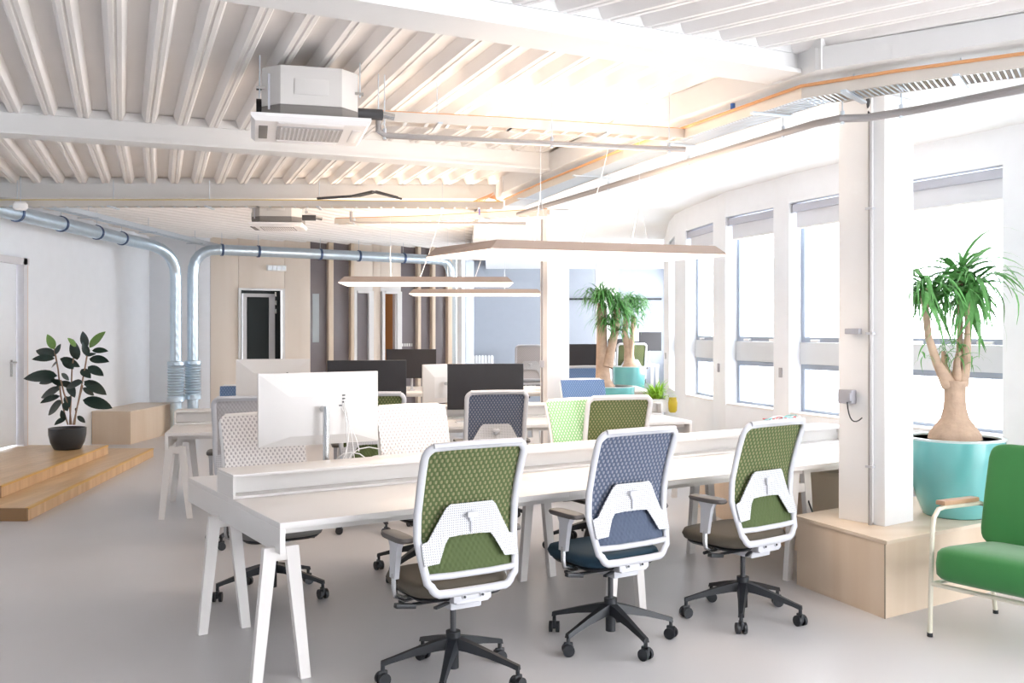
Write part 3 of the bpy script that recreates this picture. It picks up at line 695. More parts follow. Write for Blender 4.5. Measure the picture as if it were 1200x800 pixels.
desk_row('bench_desk', o2, a2, L2, D2, 'long white bench desk of the second row, behind the front desk', (.08, 1.6, 3.2, L2-.04))
o3 = V2(-1.95, 13.55); a3 = R(3); L3, D3 = 4.0, 1.5
desk_row('bench_desk', o3, a3, L3, D3, 'white bench desk of the third row behind the black screens', (.1, 2.0, L3-.1))
def loc(o, a, u, v, z=0): return Vector((o.x+u*math.cos(a)-v*math.sin(a), o.y+u*math.sin(a)+v*math.cos(a), z))
def shelf(o, a, L, D, lab, y0, h=.125, dp=.29):
    p = loc(o, a, 0, 0, .7405); t = thing('desk_shelf', lab, 'shelf', p, a); m = 3
    for i in range(m):
        x0, x1 = L*i/m, L*(i+1)/m
        MB().box(((x0+x1)/2, y0+dp/2, h-.007), (x1-x0-.004, dp, .014), bev=.0015).build('shelf_top', DESKM, t)
        MB().box(((x0+x1)/2, y0+dp/2, .007), (x1-x0-.004, dp, .013)).build('shelf_base', DESKM, t)
    MB().box((L/2, y0+.11, h/2), (L-.03, .012, h-.03)).build('shelf_back', DESKM, t)
    for x in (.008, L-.008): MB().box((x, y0+dp/2, h/2), (.014, dp, h-.029)).build('shelf_end', DESKM, t)
    return t
shelf(o1, a1, L1, D1, 'low white box shelf running along the middle of the front desk', .72)
shelf(o2, a2, L2, D2, 'low white box shelf running along the middle of the second desk', .74)

# ================================================================ OFFICE CHAIRS
def yb(z):       # backrest profile: z -> y
    pts = [(.40, -.175), (.46, -.190), (.53, -.180), (.68, -.130), (.80, -.135), (.95, -.175), (1.06, -.215), (1.12, -.245)]
    for (z0, y0), (z1, y1) in zip(pts, pts[1:]):
        if z <= z1: return y0+(y1-y0)*(z-z0)/(z1-z0)
    return pts[-1][1]
def hwid(z):
    pts = [(.40, .19), (.53, .225), (.70, .245), (.9, .245), (1.12, .25)]
    for (z0, y0), (z1, y1) in zip(pts, pts[1:]):
        if z <= z1: return y0+(y1-y0)*(z-z0)/(z1-z0)
    return pts[-1][1]
ZTOP, ZBOT = 1.105, .455
MESHC = {}
def cached(key, fn, m, smooth=35):
    k = (key, m.name)
    if k not in MESHC:
        base = (key, None)
        if base not in MESHC: MESHC[base] = fn().mesh(key, m, smooth); MESHC[k] = MESHC[base]
        else:
            me = MESHC[base].copy(); me.materials[0] = m; MESHC[k] = me
    return MESHC[k]
def f_backframe():
    mb = MB(); pts = []
    n = 10
    cr = .055
    def add(x, z): pts.append((x, yb(z), z))
    zs = [ZBOT+cr+(ZTOP-ZBOT-2*cr)*i/9 for i in range(10)]
    for z in zs: add(-hwid(z), z)
    for i in range(1, 5):
        a = i/5*PI/2; add(-hwid(ZTOP)+cr*(1-math.cos(a)), ZTOP-cr+cr*math.sin(a))
    for i in range(1, 6): add(-hwid(ZTOP)+cr+(2*hwid(ZTOP)-2*cr)*i/6, ZTOP)
    for i in range(4, 0, -1):
        a = i/5*PI/2; add(hwid(ZTOP)-cr*(1-math.cos(a)), ZTOP-cr+cr*math.sin(a))
    for z in zs[::-1]: add(hwid(z), z)
    for i in range(1, 5):
        a = i/5*PI/2; add(hwid(ZBOT)-cr*(1-math.cos(a)), ZBOT+cr-cr*math.sin(a))
    for i in range(1, 6): add(hwid(ZBOT)-cr-(2*hwid(ZBOT)-2*cr)*i/6, ZBOT)
    for i in range(4, 0, -1):
        a = i/5*PI/2; add(-hwid(ZBOT)+cr*(1-math.cos(a)), ZBOT+cr-cr*math.sin(a))
    mb.tube(pts, .019, 10, closed=True, r2=.014, up=(0, 1, 0))
    z = .535; mb.tube([(-hwid(z), yb(z), z), (-.1, yb(z)-.006, z-.004), (.1, yb(z)-.006, z-.004), (hwid(z), yb(z), z)], .015, 8, r2=.011, up=(0, 1, 0))
    # upper cap lip flaring back
    mb.tube([(-hwid(1.1)+.03, yb(ZTOP)-.006, ZTOP+.004), (0, yb(ZTOP)-.016, ZTOP+.008), (hwid(1.1)-.03, yb(ZTOP)-.006, ZTOP+.004)], .014, 8)
    return mb
def f_panel():
    mb = MB(); nz, nx = 14, 10; T = .004
    F_, B_ = [], []
    for j in range(nz+1):
        z = .545+(ZTOP-.005-.545)*j/nz
        r1, r2 = [], []
        for i in range(nx+1):
            s = -1+2*i/nx; x = s*(hwid(z)-.008); y = yb(z)+.012-.018*(1-s*s)
            r1.append(mb.b.verts.new((x, y, z))); r2.append(mb.b.verts.new((x, y-T, z)))
        F_.append(r1); B_.append(r2)
    for j in range(nz):
        for i in range(nx):
            mb.b.faces.new((F_[j][i], F_[j+1][i], F_[j+1][i+1], F_[j][i+1])); mb.b.faces.new((B_[j][i], B_[j][i+1], B_[j+1][i+1], B_[j+1][i]))
    for j in range(nz):
        for i in (0, nx): mb.b.faces.new((F_[j][i], B_[j][i], B_[j+1][i], F_[j+1][i]))
    for i in range(nx):
        for j in (0, nz): mb.b.faces.new((F_[j][i], F_[j][i+1], B_[j][i+1], B_[j][i]))
    return mb
def f_lumbar():
    mb = MB(); cols = [(-.236, .585, .675), (-.205, .588, .685), (-.165, .592, .755), (-.125, .668, .825), (-.105, .695, .842), (-.05, .70, .842), (0, .70, .842), (.05, .70, .842), (.105, .695, .842), (.125, .668, .825), (.165, .592, .755), (.205, .588, .685), (.236, .585, .675)]
    rows = []
    for x, za, zc in cols:
        r = []
        for z in (za, (za+zc)/2, zc):
            k = .010*(1-(x/.24)**2); r += [mb.b.verts.new((x, yb(z)-.026-k, z)), mb.b.verts.new((x, yb(z)-.020-k, z))]
        rows.append(r)
    for a, b in zip(rows, rows[1:]):
        for k in (0, 2):
            mb.b.faces.new((a[k], a[k+2], b[k+2], b[k])); mb.b.faces.new((a[k+1], b[k+1], b[k+3], a[k+3]))
        mb.b.faces.new((a[0], b[0], b[1], a[1])); mb.b.faces.new((a[4], a[5], b[5], b[4]))
    for r in (rows[0], rows[-1]):
        for k in (0, 2): mb.b.faces.new((r[k], r[k+1], r[k+3], r[k+2]))
    return mb
def f_knob():
    return MB().box((0, yb(.79)-.051, .79), (.055, .02, .026), bev=.006).box((0, yb(.77)-.040, .775), (.026, .02, .03), bev=.004)
def f_slot(): return MB().box((0, yb(.76)-.040, .765), (.005, .006, .11))
def f_seat():
    mb = MB(); mb.puff((0, .065, .455), (.50, .46, .085), .45, .55, 28, 8); return mb
def f_shell(): return MB().puff((0, .06, .418), (.46, .40, .04), .4, .5, 20, 6)
def f_mech():
    mb = MB(); mb.box((0, -.02, .385), (.16, .22, .055), bev=.012); mb.box((0, -.13, .41), (.17, .12, .035), rx=-.1, bev=.01)
    mb.box((0, -.180, .432), (.19, .02, .05), bev=.007)
    return mb
def f_bolt():
    mb = MB()
    for x in (-.045, .045): mb.tube([(x, -.197, .432), (x, -.188, .432)], .011, 10)
    return mb
def f_boltc():
    mb = MB()
    for x in (-.045, .045): mb.tube([(x, -.201, .432), (x, -.189, .432)], .006, 8)
    return mb
def f_lever():
    mb = MB(); mb.tube([(-.08, -.04, .385), (-.22, -.03, .385)], .008, 6); mb.box((-.255, -.03, .383), (.10, .032, .022), ry=.15, bev=.006); mb.tube([(-.08, .06, .39), (-.24, .07, .375)], .01, 6); mb.box((-.14, -.16, .40), (.10, .02, .012), rz=.5, bev=.003)
    return mb
def f_gas(): return MB().tube([(0, 0, .20), (0, 0, .37)], .014, 12)
def f_gascover(): return MB().tube([(0, 0, .055), (0, 0, .19), ], .026, 14).tube([(0, 0, .19), (0, 0, .225)], .034, 14)
def f_spoke():
    mb = MB(); rings = []
    for x, z, w_, h_ in [(.015, .175, .034, .05), (.08, .165, .028, .042), (.18, .142, .021, .030), (.285, .112, .016, .022), (.33, .098, .016, .022)]:
        rings.append([(x, -w_, z-h_*.5), (x, w_, z-h_*.5), (x, w_*.62, z+h_*.5), (x, -w_*.62, z+h_*.5)])
    mb.loft(rings); mb.tube([(.322, 0, .105), (.322, 0, .06)], .010, 8); return mb
def f_caster():
    mb = MB()
    for s in (-1, 1): mb.tube([(.0, s*.010, .03), (0, s*.027, .03)], .0295, 16)
    mb.box((.0, 0, .045), (.045, .018, .045), bev=.006); return mb
def f_armpad(): return MB().puff((0, 0, .0), (.085, .25, .032), .55, .5, 20, 6)
def f_armup():
    mb = MB(); rings = []
    for z, w_, d_ in [(.50, .018, .028), (.56, .02, .030), (.64, .022, .038), (.672, .028, .055)]:
        y = .02+(z-.50)*-.12
        rings.append([(-w_*.6, y-d_, z), (w_*.6, y-d_, z), (w_*.6, y+d_, z), (-w_*.6, y+d_, z)])
    mb.loft(rings); return mb
def f_armlow(): return MB().tube([(-.18, 0, .405), (-.04, .01, .405), (-.005, .018, .42), (0, .02, .45), (0, .02, .52)], .014, 8)
def chair(px, py, facing, meshm, seatm, lab, group='office swivel chairs with mesh backs', star=0, lift=0, pos=None, full=True, plain=False):
    g = pos if pos is not None else G(px, py)
    t = thing('office_chair', lab, 'chair', (g.x, g.y, 0), R(facing), group)
    Lf = (0, 0, lift)
    fr = link('back_frame', cached('back_frame', f_backframe, WHITE if plain else PLAS, 60), t, Lf)
    mbk = link('mesh_back', cached('mesh_back', f_panel, meshm, 60), t, Lf)
    if plain: mbk.location = (0, .016, lift-.004); mbk.scale = (1.07, 1, 1.010)
    lp = link('lumbar_support', cached('lumbar_support', f_lumbar, PERF, 30), t, Lf)
    link('adjusting_knob', cached('adjusting_knob', f_knob, PLAS), lp); link('adjusting_slot', cached('adjusting_slot', f_slot, GREYM), lp)
    st = link('seat', cached('seat', f_seat, seatm, 60), t, Lf); link('seat_shell', cached('seat_shell', f_shell, BLACK, 60), st)
    mc = link('tilt_mechanism', cached('tilt_mechanism', f_mech, PLAS), t, Lf); link('bolt', cached('bolt', f_bolt, PLAS), mc); link('bolt_socket', cached('bolt_socket', f_boltc, BLACK), mc)
    link('lever', cached('lever', f_lever, BLACK), mc)
    link('gas_spring', cached('gas_spring', f_gas, DARK), t, Lf)
    hb = link('base_hub', cached('base_hub', f_gascover, BLACK), t)
    for k in range(5):
        a = R(star-facing+72*k); link('base_spoke', cached('base_spoke', f_spoke, BLACK), t, (0, 0, 0), (0, 0, a))
        link('caster', cached('caster', f_caster, BLACK), t, (.322*math.cos(a), .322*math.sin(a), 0), (0, 0, a+R(random.choice((20, 70, 110, 150, -40)))))
    for s in (-1, 1):
        ar = link('armrest_post', cached('armrest_post', f_armup, PLAS), t, (s*.285, .0, lift))
        link('armrest_tube', cached('armrest_tube', f_armlow, CHROME), ar, (0, 0, 0), (0, 0, 0 if s > 0 else PI) if False else (0, 0, 0)).scale = (s, 1, 1)
        link('armrest_pad', cached('armrest_pad', f_armpad, TAUPE), ar, (-s*.01, .01, .685))
    return t
n1_, n2_ = 'front', 'second'
chair(531, 796, 31, M_GREEN, S_TAUPE, 'green mesh swivel chair with taupe seat, front left, nearest the camera', star=265)
chair(715.5, 751, 33, M_BLUE, S_TEAL, 'slate blue mesh swivel chair with petrol seat in the middle of the front desk', star=8)
chair(870.5, 722, 36, M_GREEN, S_TAUPE, 'green mesh swivel chair with brown seat beside the plywood podium', star=39)
def backpos(px, py, facing, z=1.115):
    Y = F*(EYE-z)/(py-PY0); b = Vector(((px-PX0)/F*Y, Y, 0)); f = Vector((-math.sin(R(facing)), math.cos(R(facing)), 0)); return b+f*.235
def at1(u, v): return loc(o1, a1, u, v)
chair(0, 0, 212, M_WHITE, S_GREY, 'white mesh swivel chair behind the front desk, tucked under its left end', pos=at1(.47, 1.50), star=61, plain=True, lift=-.03)
chair(0, 0, 210, M_WHITE, S_GREY, 'white mesh swivel chair facing the camera behind the middle of the front desk', pos=at1(1.495, 1.50), star=20, plain=True, lift=-.02)
chair(0, 0, 210, M_LGREEN, S_GREY, 'light green mesh swivel chair facing the camera across the front desk', pos=at1(2.88, 1.50), star=40, plain=True, lift=-.03)
chair(0, 0, 12, M_GREY, S_GREY, 'grey mesh swivel chair at the left end of the second desk, behind white monitor', pos=backpos(291, 465, 12), star=30)
chair(0, 0, 12, M_GREEN, S_TAUPE, 'green mesh swivel chair partly hidden behind the white monitor', pos=backpos(437, 460, 12), star=12)
chair(0, 0, 12, M_BLUE, S_TAUPE, 'slate blue mesh swivel chair in the middle of the second desk, facing away', pos=backpos(583, 458, 12), star=50)
chair(0, 0, 14, M_GREEN, S_TAUPE, 'green mesh swivel chair at the right of the second desk, facing away', pos=backpos(727, 464, 14), star=50)
chair(0, 0, 196, M_BLUE2, S_TAUPE, 'bright blue mesh swivel chair across the second desk beside the far column', pos=loc(o2, a2, 4.24, 1.5), star=10, plain=True, lift=-.05)
chair(0, 0, 6, M_BLUE2, S_TAUPE, 'small-looking blue mesh chair seen right of the far column', pos=Vector((.95, 13.1, 0)), star=10, lift=.02)
chair(0, 0, 192, M_BLUE2, S_TAUPE, 'blue mesh chair across the left end of the second desk, mostly hidden', pos=loc(o2, a2, .60, 1.5), star=10, lift=-.07, plain=True)
chair(0, 0, 4, M_GREEN, S_TAUPE, 'dark green mesh chair far behind the teal pots', pos=Vector((2.02, 16.6, 0)), star=10, lift=.28)
chair(0, 0, 4, M_GREY, S_GREY, 'pale grey mesh chair far away left of the far column', pos=Vector((.3, 16.6, 0)), star=10, lift=.25)

# ================================================================ MONITORS
def monitor(loc_, ang, w_, h_, zc, lab, white=False, base=.74, tilt=0):
    t = thing('monitor', lab, 'monitor', (loc_[0], loc_[1], base), ang); z = zc-base      # screen faces local -y
    body = mat('white_casing', (.72, .70, .685), .35) if white else BLACK
    MB().box((0, 0, z), (w_, .022, h_), bev=.003).build('housing', body, t)
    MB().box((0, -.0125, z+.004), (w_-.016, .003, h_-.022)).build('screen', SCREEN, t)
    f1, f2 = (w_/2-.004, h_/2-.004), (w_*.26, h_*.27)
    if white: MB().loft([[(sx*f1[0], .011, z+sz*f1[1]) for sx, sz in ((-1, -1), (1, -1), (1, 1), (-1, 1))], [(sx*f2[0], .040, z-.04+sz*f2[1]) for sx, sz in ((-1, -1), (1, -1), (1, 1), (-1, 1))]]).build('rear_cover', body, t, smooth=10)
    else: MB().box((0, .025, z), (w_*.45, .03, h_*.45), bev=.008).build('rear_cover', body, t)
    arm = MB()
    arm.tube([(0, .05, z), (0, .11, z)], .018, 10); arm.tube([(0, .115, .0), (0, .115, z+.02)], .019 if white else .016, 14)
    a = arm.build('stand_pole', CHROME if white else PLAS, t)
    MB().lathe([(.05, 0), (.05, .008), (.025, .016), (.02, .03)], 20, (0, .115, .001)).build('stand_clamp', PLAS, t)
    if white:
        for x, zz in ((-.03, .07), (-.005, .12), (.0, .105), (.0, .09), (.03, .05)): pass
        pm = MB()
        for x, zz in ((-.135, .075), (-.135, .055), (-.135, .035), (-.115, .015)): pm.box((x, .0425, z+zz), (.018, .004, .007))
        pm.build('port', BLACK, t)
        for s, e in (((-.13, .045, z+.03), (-.10, .12, .02)), ((-.14, .045, z+.01), (-.05, .13, .03)), ((-.135, .045, z+.05), (-.17, .13, .02)), ((-.12, .045, z), (-.2, .12, .15))):
            mid = ((s[0]+e[0])/2-.03*random.uniform(.5, 3), .12, z*.5); MB().tube(bez(s, mid, e, 10), .0028, 5).build('cable', WHITE, t)
    return t
mp = loc(o1, a1, .66, 1.22)
monitor((mp.x, mp.y), a1+PI-.03, .735, .425, 1.145, 'large white monitor seen from behind on the front desk with white cables', True)
cl = MB()
for i in range(7):
    c = loc(o1, a1, .75+.09*i, 1.12+.05*(i % 2), .79); r_ = .05+.015*(i % 3)
    cl.tube([(c.x+r_*1.5*math.cos(a), c.y+.3*r_*math.sin(a), .745+r_+.0+r_*math.sin(a)) for a in [k*2*PI/12 for k in range(12)]], .0035, 5, closed=True)
tag(cl.build('cable_coil', WHITE), 'loops of white cable lying on the front desk behind the shelf', 'cable')
def bm_on(o, a, px, Y, w_, zt, zb_, lab, extra=0, base=.74):
    monitor((P(px, 400, Y).x, Y), a+extra, w_, zt-zb_, (zt+zb_)/2, lab, False, base)
bm_on(o2, a2, 430, 9.0, .73, EYE-(422-PY0)/F*9.0, .92, 'wide black monitor on the second desk behind the green chair', -.1)
bm_on(o2, a2, 569, 9.28, .735, EYE-(426-PY0)/F*9.28, .85, 'wide black monitor on the second desk behind the slate blue chair', -.1)
bm_on(o2, a2, 482, 13.9, .72, EYE-(409-PY0)/F*13.9, EYE-(443-PY0)/F*13.9, 'black monitor on the third desk, seen between the two wide ones', -.2)
bm_on(o3, a3, 683, 13.95, .56, EYE-(403-PY0)/F*13.95, EYE-(437-PY0)/F*13.95, 'black monitor on the third desk right of the far column')
mp = loc(o2, a2, 2.30, 1.15)
monitor((P(519, 460, 10.0).x, 10.0), a2+R(205), .5, .40, 1.06, 'white monitor seen edge-on beside the wide black monitor', True)

# keyboards/phones etc on second desk
for u, v, l in [(2.7, .35, 'small white keyboard on the second desk in front of the wide monitor')]:
    p = loc(o2, a2, u, v, .7405); k = thing('keyboard', l, 'keyboard', p, a2); MB().box((0, 0, .006), (.30, .11, .012), bev=.003).build('keyboard_body', WHITE, k)
    ks = MB()
    for i in range(12):
        for j in range(4): ks.box((-.13+.0236*i, -.036+.024*j, .014), (.018, .018, .004))
    ks.build('keys', PLAS, k)['kind'] = 'stuff'
mp = loc(o2, a2, .88, 1.25)
monitor((mp.x, mp.y), a2+PI, .71, .42, 1.115, 'white monitor seen from behind on the second desk, behind the large white one', True)

# red/white wires on the shelf end of the front desk
c0 = loc(o1, a1, 4.25, .86, .868)
for k, m_ in enumerate((REDC, WHITE, mat('teal_cable', (.2, .5, .5), .5), WHITE, REDC, WHITE)):
    pts = []
    for i in range(26):
        tt = i/25*4*PI+k; rr = .05+.10*random.random()
        pts.append((c0.x-.03+rr*1.4*math.cos(tt)*math.cos(a1), c0.y+rr*1.4*math.cos(tt)*math.sin(a1)+.05*math.sin(tt), .878+.05*random.random()+.03*abs(math.sin(tt*.7))))
    o = MB().tube(pts, .0045, 5).build('wire_tangle' if k == 0 else 'wire', m_, None if k == 0 else wt)
    if k == 0: wt = o; tag(o, 'tangle of thin red and white wires on the right end of the front desk shelf', 'wires')
# black cable from desk to podium
o = MB().tube(bez(P(938, 551, 6.45), P(944, 580, 6.35), P(953, 602, 6.2), 8), .006, 6).build('power_cable', BLACK); tag(o, 'black cable hanging from the front desk down to the plywood podium', 'cable')

# ================================================================ ARMCHAIR
ff = Vector((-.80, -.60, 0)).normalized(); wf = Vector((-ff.y, ff.x, 0))*-1     # forward, width (towards near-right)
wf = Vector((.60, -.80, 0)).normalized()
fo = G(1091, 745)
W_, D_ = .66, .80
ac_ = thing('armchair', 'green upholstered armchair with cream steel tube frame beside the podium', 'chair', (fo.x, fo.y, 0), math.atan2(wf.y, wf.x))
# local: x along width, y = backwards (cross) ; check: left of wf = (.8,.6) = back direction
zs_ = .275
for x in (0, W_):
    fr = [(x, -.01, .012), (x, .0, .30), (x, .015, .56), (x, .03, .62), (x, .075, .658), (x, .13, .663), (x, .50, .645), (x, .60, .62)]
    MB().tube(fr, .0125, 10).build('arm_tube', CREAM, ac_)
    MB().tube([(x, .60, .62), (x, .61, .30), (x, .68, .012)], .0125, 10).build('back_leg', CREAM, ac_)
    MB().box((x, .27, .682), (.055, .36, .026), rx=-.04, bev=.008).build('arm_pad', WALN, ac_)
    MB().tube([(x, -.01, 0), (x, -.01, .02)], .015, 10).build('foot_cap', BLACK, ac_); MB().tube([(x, .68, 0), (x, .68, .02)], .015, 10).build('foot_cap', BLACK, ac_)
sf = MB(); sf.tube([(0, .0, zs_), (W_, .0, zs_)], .012, 8); sf.tube([(0, .61, zs_-.04), (W_, .61, zs_-.04)], .012, 8); sf.tube([(0, .0, zs_), (0, .61, zs_-.04)], .012, 8); sf.tube([(W_, 0, zs_), (W_, .61, zs_-.04)], .012, 8); sf.build('seat_rail', CREAM, ac_)
sc = MB(); sc.puff((W_/2, .27, .375), (W_-.05, .66, .20), .22, .42, 36, 12, rx=-.07); sc.build('seat_cushion', GREEN, ac_, smooth=60)
bc = MB(); bc.puff((W_/2, .545, .70), (W_-.05, .12, .56), .22, .25, 36, 14, rx=-.23); bc.build('back_cushion', GREEN, ac_, smooth=60)

# ================================================================ PLANTS
def leaf_strip(mb, base, dirv, length, width, droop, n=6):
    base = Vector(base); d = Vector(dirv).normalized(); side = d.cross(Vector((0, 0, 1)))
    if side.length < .05: side = Vector((random.uniform(-1, 1), random.uniform(-1, 1), 0))
    side.normalize(); p = base.copy(); cur = d.copy(); prev = None
    for i in range(n+1):
        t = i/n; w_ = width*(.5+.9*t if t < .3 else .77*(1-t)/.7+.05)
        a = mb.b.verts.new(p-side*w_/2); b = mb.b.verts.new(p+side*w_/2)
        if prev: mb.b.faces.new((prev[0], prev[1], b, a))
        prev = (a, b); cur = (cur+Vector((0, 0, -droop*(.4+t)/n*2))).normalized(); p = p+cur*length/n
LM = []
def droopy(k):
    mb = MB(); leaf_strip(mb, (0, 0, 0), (1, 0, 1.1-.3*k), 1, .10, 1.1+.5*k, 8); return mb.mesh('leaf', LEAFG, 0)
LM = [droopy(k) for k in range(4)]
def tuft(par, c, n, ln, spread=1.0, rs=1.0):
    for i in range(n):
        a = random.uniform(0, 2*PI); k = random.randrange(4)
        o = link('leaf', LM[k], par, (c[0], c[1], c[2]+random.uniform(-.06, .05)), (random.uniform(-.4, .4), random.uniform(-.45, .75), a)); s = ln*random.uniform(.6, 1.15); o.scale = (s*spread, s*rs, s)
def pot(par, r, h, m=TEAL, rim=TEALR):
    # bowl-like planter
    MB().lathe([(r*.62, 0), (r*.66, .01), (r*.80, h*.25), (r*.93, h*.55), (r*.99, h*.82), (r, h-.012)], 40).build('pot', m, par, smooth=60)
    MB().lathe([(r, h-.012), (r+.004, h), (r-.028, h+.001), (r-.032, h-.03), (r-.04, h-.05)], 40).build('pot_rim', rim, par, smooth=60)
    MB().lathe([(r-.035, h-.055), (r-.036, h-.03)], 32).build('soil', SOIL, par)
Yt = 6.12; tx = (1119-600)/F*Yt
tree = thing('potted_tree', 'multi-stemmed ponytail tree in a large teal pot on the plywood podium', 'plant', (tx, Yt, zp+.001))
PH = EYE-(512-PY0)/F*Yt-zp-.0; RP = .295
pot(tree, RP, PH)
def tp(px, py, dy=0): v = P(px, py, Yt+dy); return (v.x-tx, v.y-Yt, v.z-zp)
def zz(py): return EYE-(py-PY0)/F*Yt-zp
MB().lathe([(.165, zz(514)-.03), (.155, zz(508)), (.125, zz(500)), (.085, zz(490)), (.068, zz(478)), (.063, zz(465)), (.066, zz(452)), (.07, zz(446))], 20).build('trunk', BARK, tree, smooth=60)
brs = [([(1112, 452), (1098, 425), (1088, 395), (1082, 338)], -.04, [.045, .028, .022, .022]), ([(1118, 452), (1124, 425), (1125, 395), (1126, 350), (1125, 318)], .10, [.035, .022, .018, .016, .016]), ([(1126, 452), (1132, 425), (1134, 395), (1136, 340)], -.03, [.045, .028, .021, .02]), ([(1116, 450), (1107, 430), (1106, 412)], .08, [.035, .02, .016]), ([(1122, 450), (1121, 425), (1124, 412)], -.1, [.035, .02, .016])]
for pts, dy, rr in brs:
    MB().tube([tp(x, y, dy*(i/len(pts))) for i, (x, y) in enumerate(pts)], rr, 10).build('branch', BARK, tree, smooth=60)
for c, n, ln in [(tp(1082, 335, -.04), 50, .38), (tp(1125, 322, .10), 54, .46), (tp(1143, 332, -.03), 50, .46), (tp(1134, 350, .1), 40, .44), (tp(1092, 345, .0), 30, .40), (tp(1106, 408, .08), 22, .15), (tp(1124, 408, -.1), 22, .16), (tp(1110, 335, .05), 22, .28), (tp(1112, 425, 0), 14, .13), (tp(1084, 412, -.04), 8, .14), (tp(1139, 418, -.04), 8, .14)]:
    tuft(tree, c, n, ln)

def far_tree(name, lab, px, Y, z0, rimy, r, trunks, tufts_, group='ponytail trees in teal pots'):
    x = (px-600)/F*Y; zr = EYE-(rimy-PY0)/F*Y; t = thing(name, lab, 'plant', (x, Y, z0), 0)
    pot(t, r, zr-z0)
    for pts, rr in trunks:
        MB().tube([(P(a, b, Y).x-x, (i*.03), P(a, b, Y).z-z0) for i, (a, b) in enumerate(pts)], rr, 12).build('trunk', BARK, t, smooth=60)
    fo_ = MB()
    for (a, b), n, ln in tufts_:
        c = P(a, b, Y)
        for i in range(n):
            an = random.uniform(0, 2*PI); leaf_strip(fo_, (c.x-x+random.gauss(0, .05), random.gauss(0, .06), c.z-z0+random.gauss(0, .04)), (math.cos(an), math.sin(an), random.uniform(-.1, 1.2)), ln*random.uniform(.6, 1.1), .028, random.uniform(.8, 1.8), 6)
    fo_.build('foliage', LEAFG, t, smooth=0)['kind'] = 'stuff'; return t
far_tree('potted_tree', 'taller ponytail tree with thick leaning trunk right of the far column', 716, 12.3, 0, 452, .30,
         [([(708, 456), (707, 445), (706, 420), (706, 395), (706, 355)], [.15, .10, .075, .068, .058]), ([(712, 430), (716, 412), (722, 385), (724, 360)], [.07, .055, .05, .04])],
         [((706, 345), 150, .42), ((722, 358), 130, .42), ((714, 375), 90, .36), ((728, 385), 50, .3), ((700, 350), 60, .35)])
far_tree('potted_tree', 'smaller ponytail tree in the farther teal pot near the far windows', 737, 16.0, 0, 429, .27,
         [([(738, 434), (738, 425), (737, 410), (733, 390), (735, 360)], [.17, .10, .07, .05, .04]), ([(739, 420), (741, 400), (743, 370)], [.05, .04, .04])],
         [((740, 350), 130, .42), ((748, 360), 90, .4), ((730, 365), 90, .36), ((742, 375), 50, .3)])
# fern in white planter + yellow vase on second desk end
pf = P(768, 482, 10.35); pl_ = thing('potted_fern', 'bright green bushy plant in a white box planter on the second desk', 'plant', (pf.x, 10.3, .7405), a2)
plh = .14
MB().box((0, 0, plh/2), (.17, .17, plh), bev=.006).build('planter', WHITE, pl_); MB().box((0, 0, plh+.002), (.15, .15, .006)).build('soil', SOIL, pl_)
fm = MB()
for i in range(150):
    an = random.uniform(0, 2*PI); leaf_strip(fm, (random.gauss(0, .03), random.gauss(0, .03), plh), (math.cos(an)*.7, math.sin(an)*.7, random.uniform(.5, 2)), random.uniform(.16, .30), .022, random.uniform(.5, 1.3), 5)
fm.build('foliage', LEAFB, pl_, smooth=0)['kind'] = 'stuff'
pv = P(783, 482, 10.3); o = MB().lathe([(.03, 0), (.045, .02), (.05, .10), (.04, .15), (.042, .16)], 18).build('vase', YELV, None, (pv.x+.035, 10.22, .7405)); tag(o, 'narrow yellow vase beside the white box planter', 'vase')

# rubber plant on the oak platform
Yr = 11.3; rx_ = (79-600)/F*Yr
rp = thing('rubber_plant', 'rubber plant with dark leaves in a black pot on the oak platform', 'plant', (rx_, Yr, .2215))
MB().lathe([(.14, 0), (.15, .01), (.185, .08), (.205, .17), (.207, .25), (.195, .252), (.19, .22)], 32).build('pot', POTB, rp, smooth=60)
MB().lathe([(.188, .205), (.187, .222)], 24).build('soil', SOIL, rp)
def rpt(zx, zy, dy=0): v = P(zx/3.2, 370+zy/3.2, Yr+dy); return Vector((v.x-rx_, v.y-Yr, v.z-.2215))
for pts, dy in [([(255, 408), (243, 370), (228, 300), (218, 200), (203, 120)], .02), ([(262, 408), (265, 340), (270, 200), (282, 110)], .08), ([(275, 408), (288, 350), (300, 290), (318, 200), (330, 125)], -.05), ([(268, 408), (262, 350), (240, 290), (228, 240)], -.08), ([(280, 408), (285, 360), (310, 260)], .05)]:
    MB().tube([rpt(x, y, dy) for x, y in pts], .009, 7).build('stem', STEM, rp, smooth=60)
def f_leaf(m):
    mb = MB(); n = 8; rows = []
    for i in range(n+1):
        t = i/n; w_ = .26*math.sin(PI*min(1, t*1.0)**.85)**.75 if 0 < t < 1 else .004
        z = -.10*t*t
        rows.append([mb.b.verts.new((t, -w_, z+.04*min(1, w_*5))), mb.b.verts.new((t, 0, z)), mb.b.verts.new((t, w_, z+.04*min(1, w_*5)))])
    for a, b in zip(rows, rows[1:]):
        mb.b.faces.new((a[0], b[0], b[1], a[1])); mb.b.faces.new((a[1], b[1], b[2], a[2]))
    return mb.mesh('leaf', m, 60)
LFD, LFL = f_leaf(LEAFD), f_leaf(LEAFL)
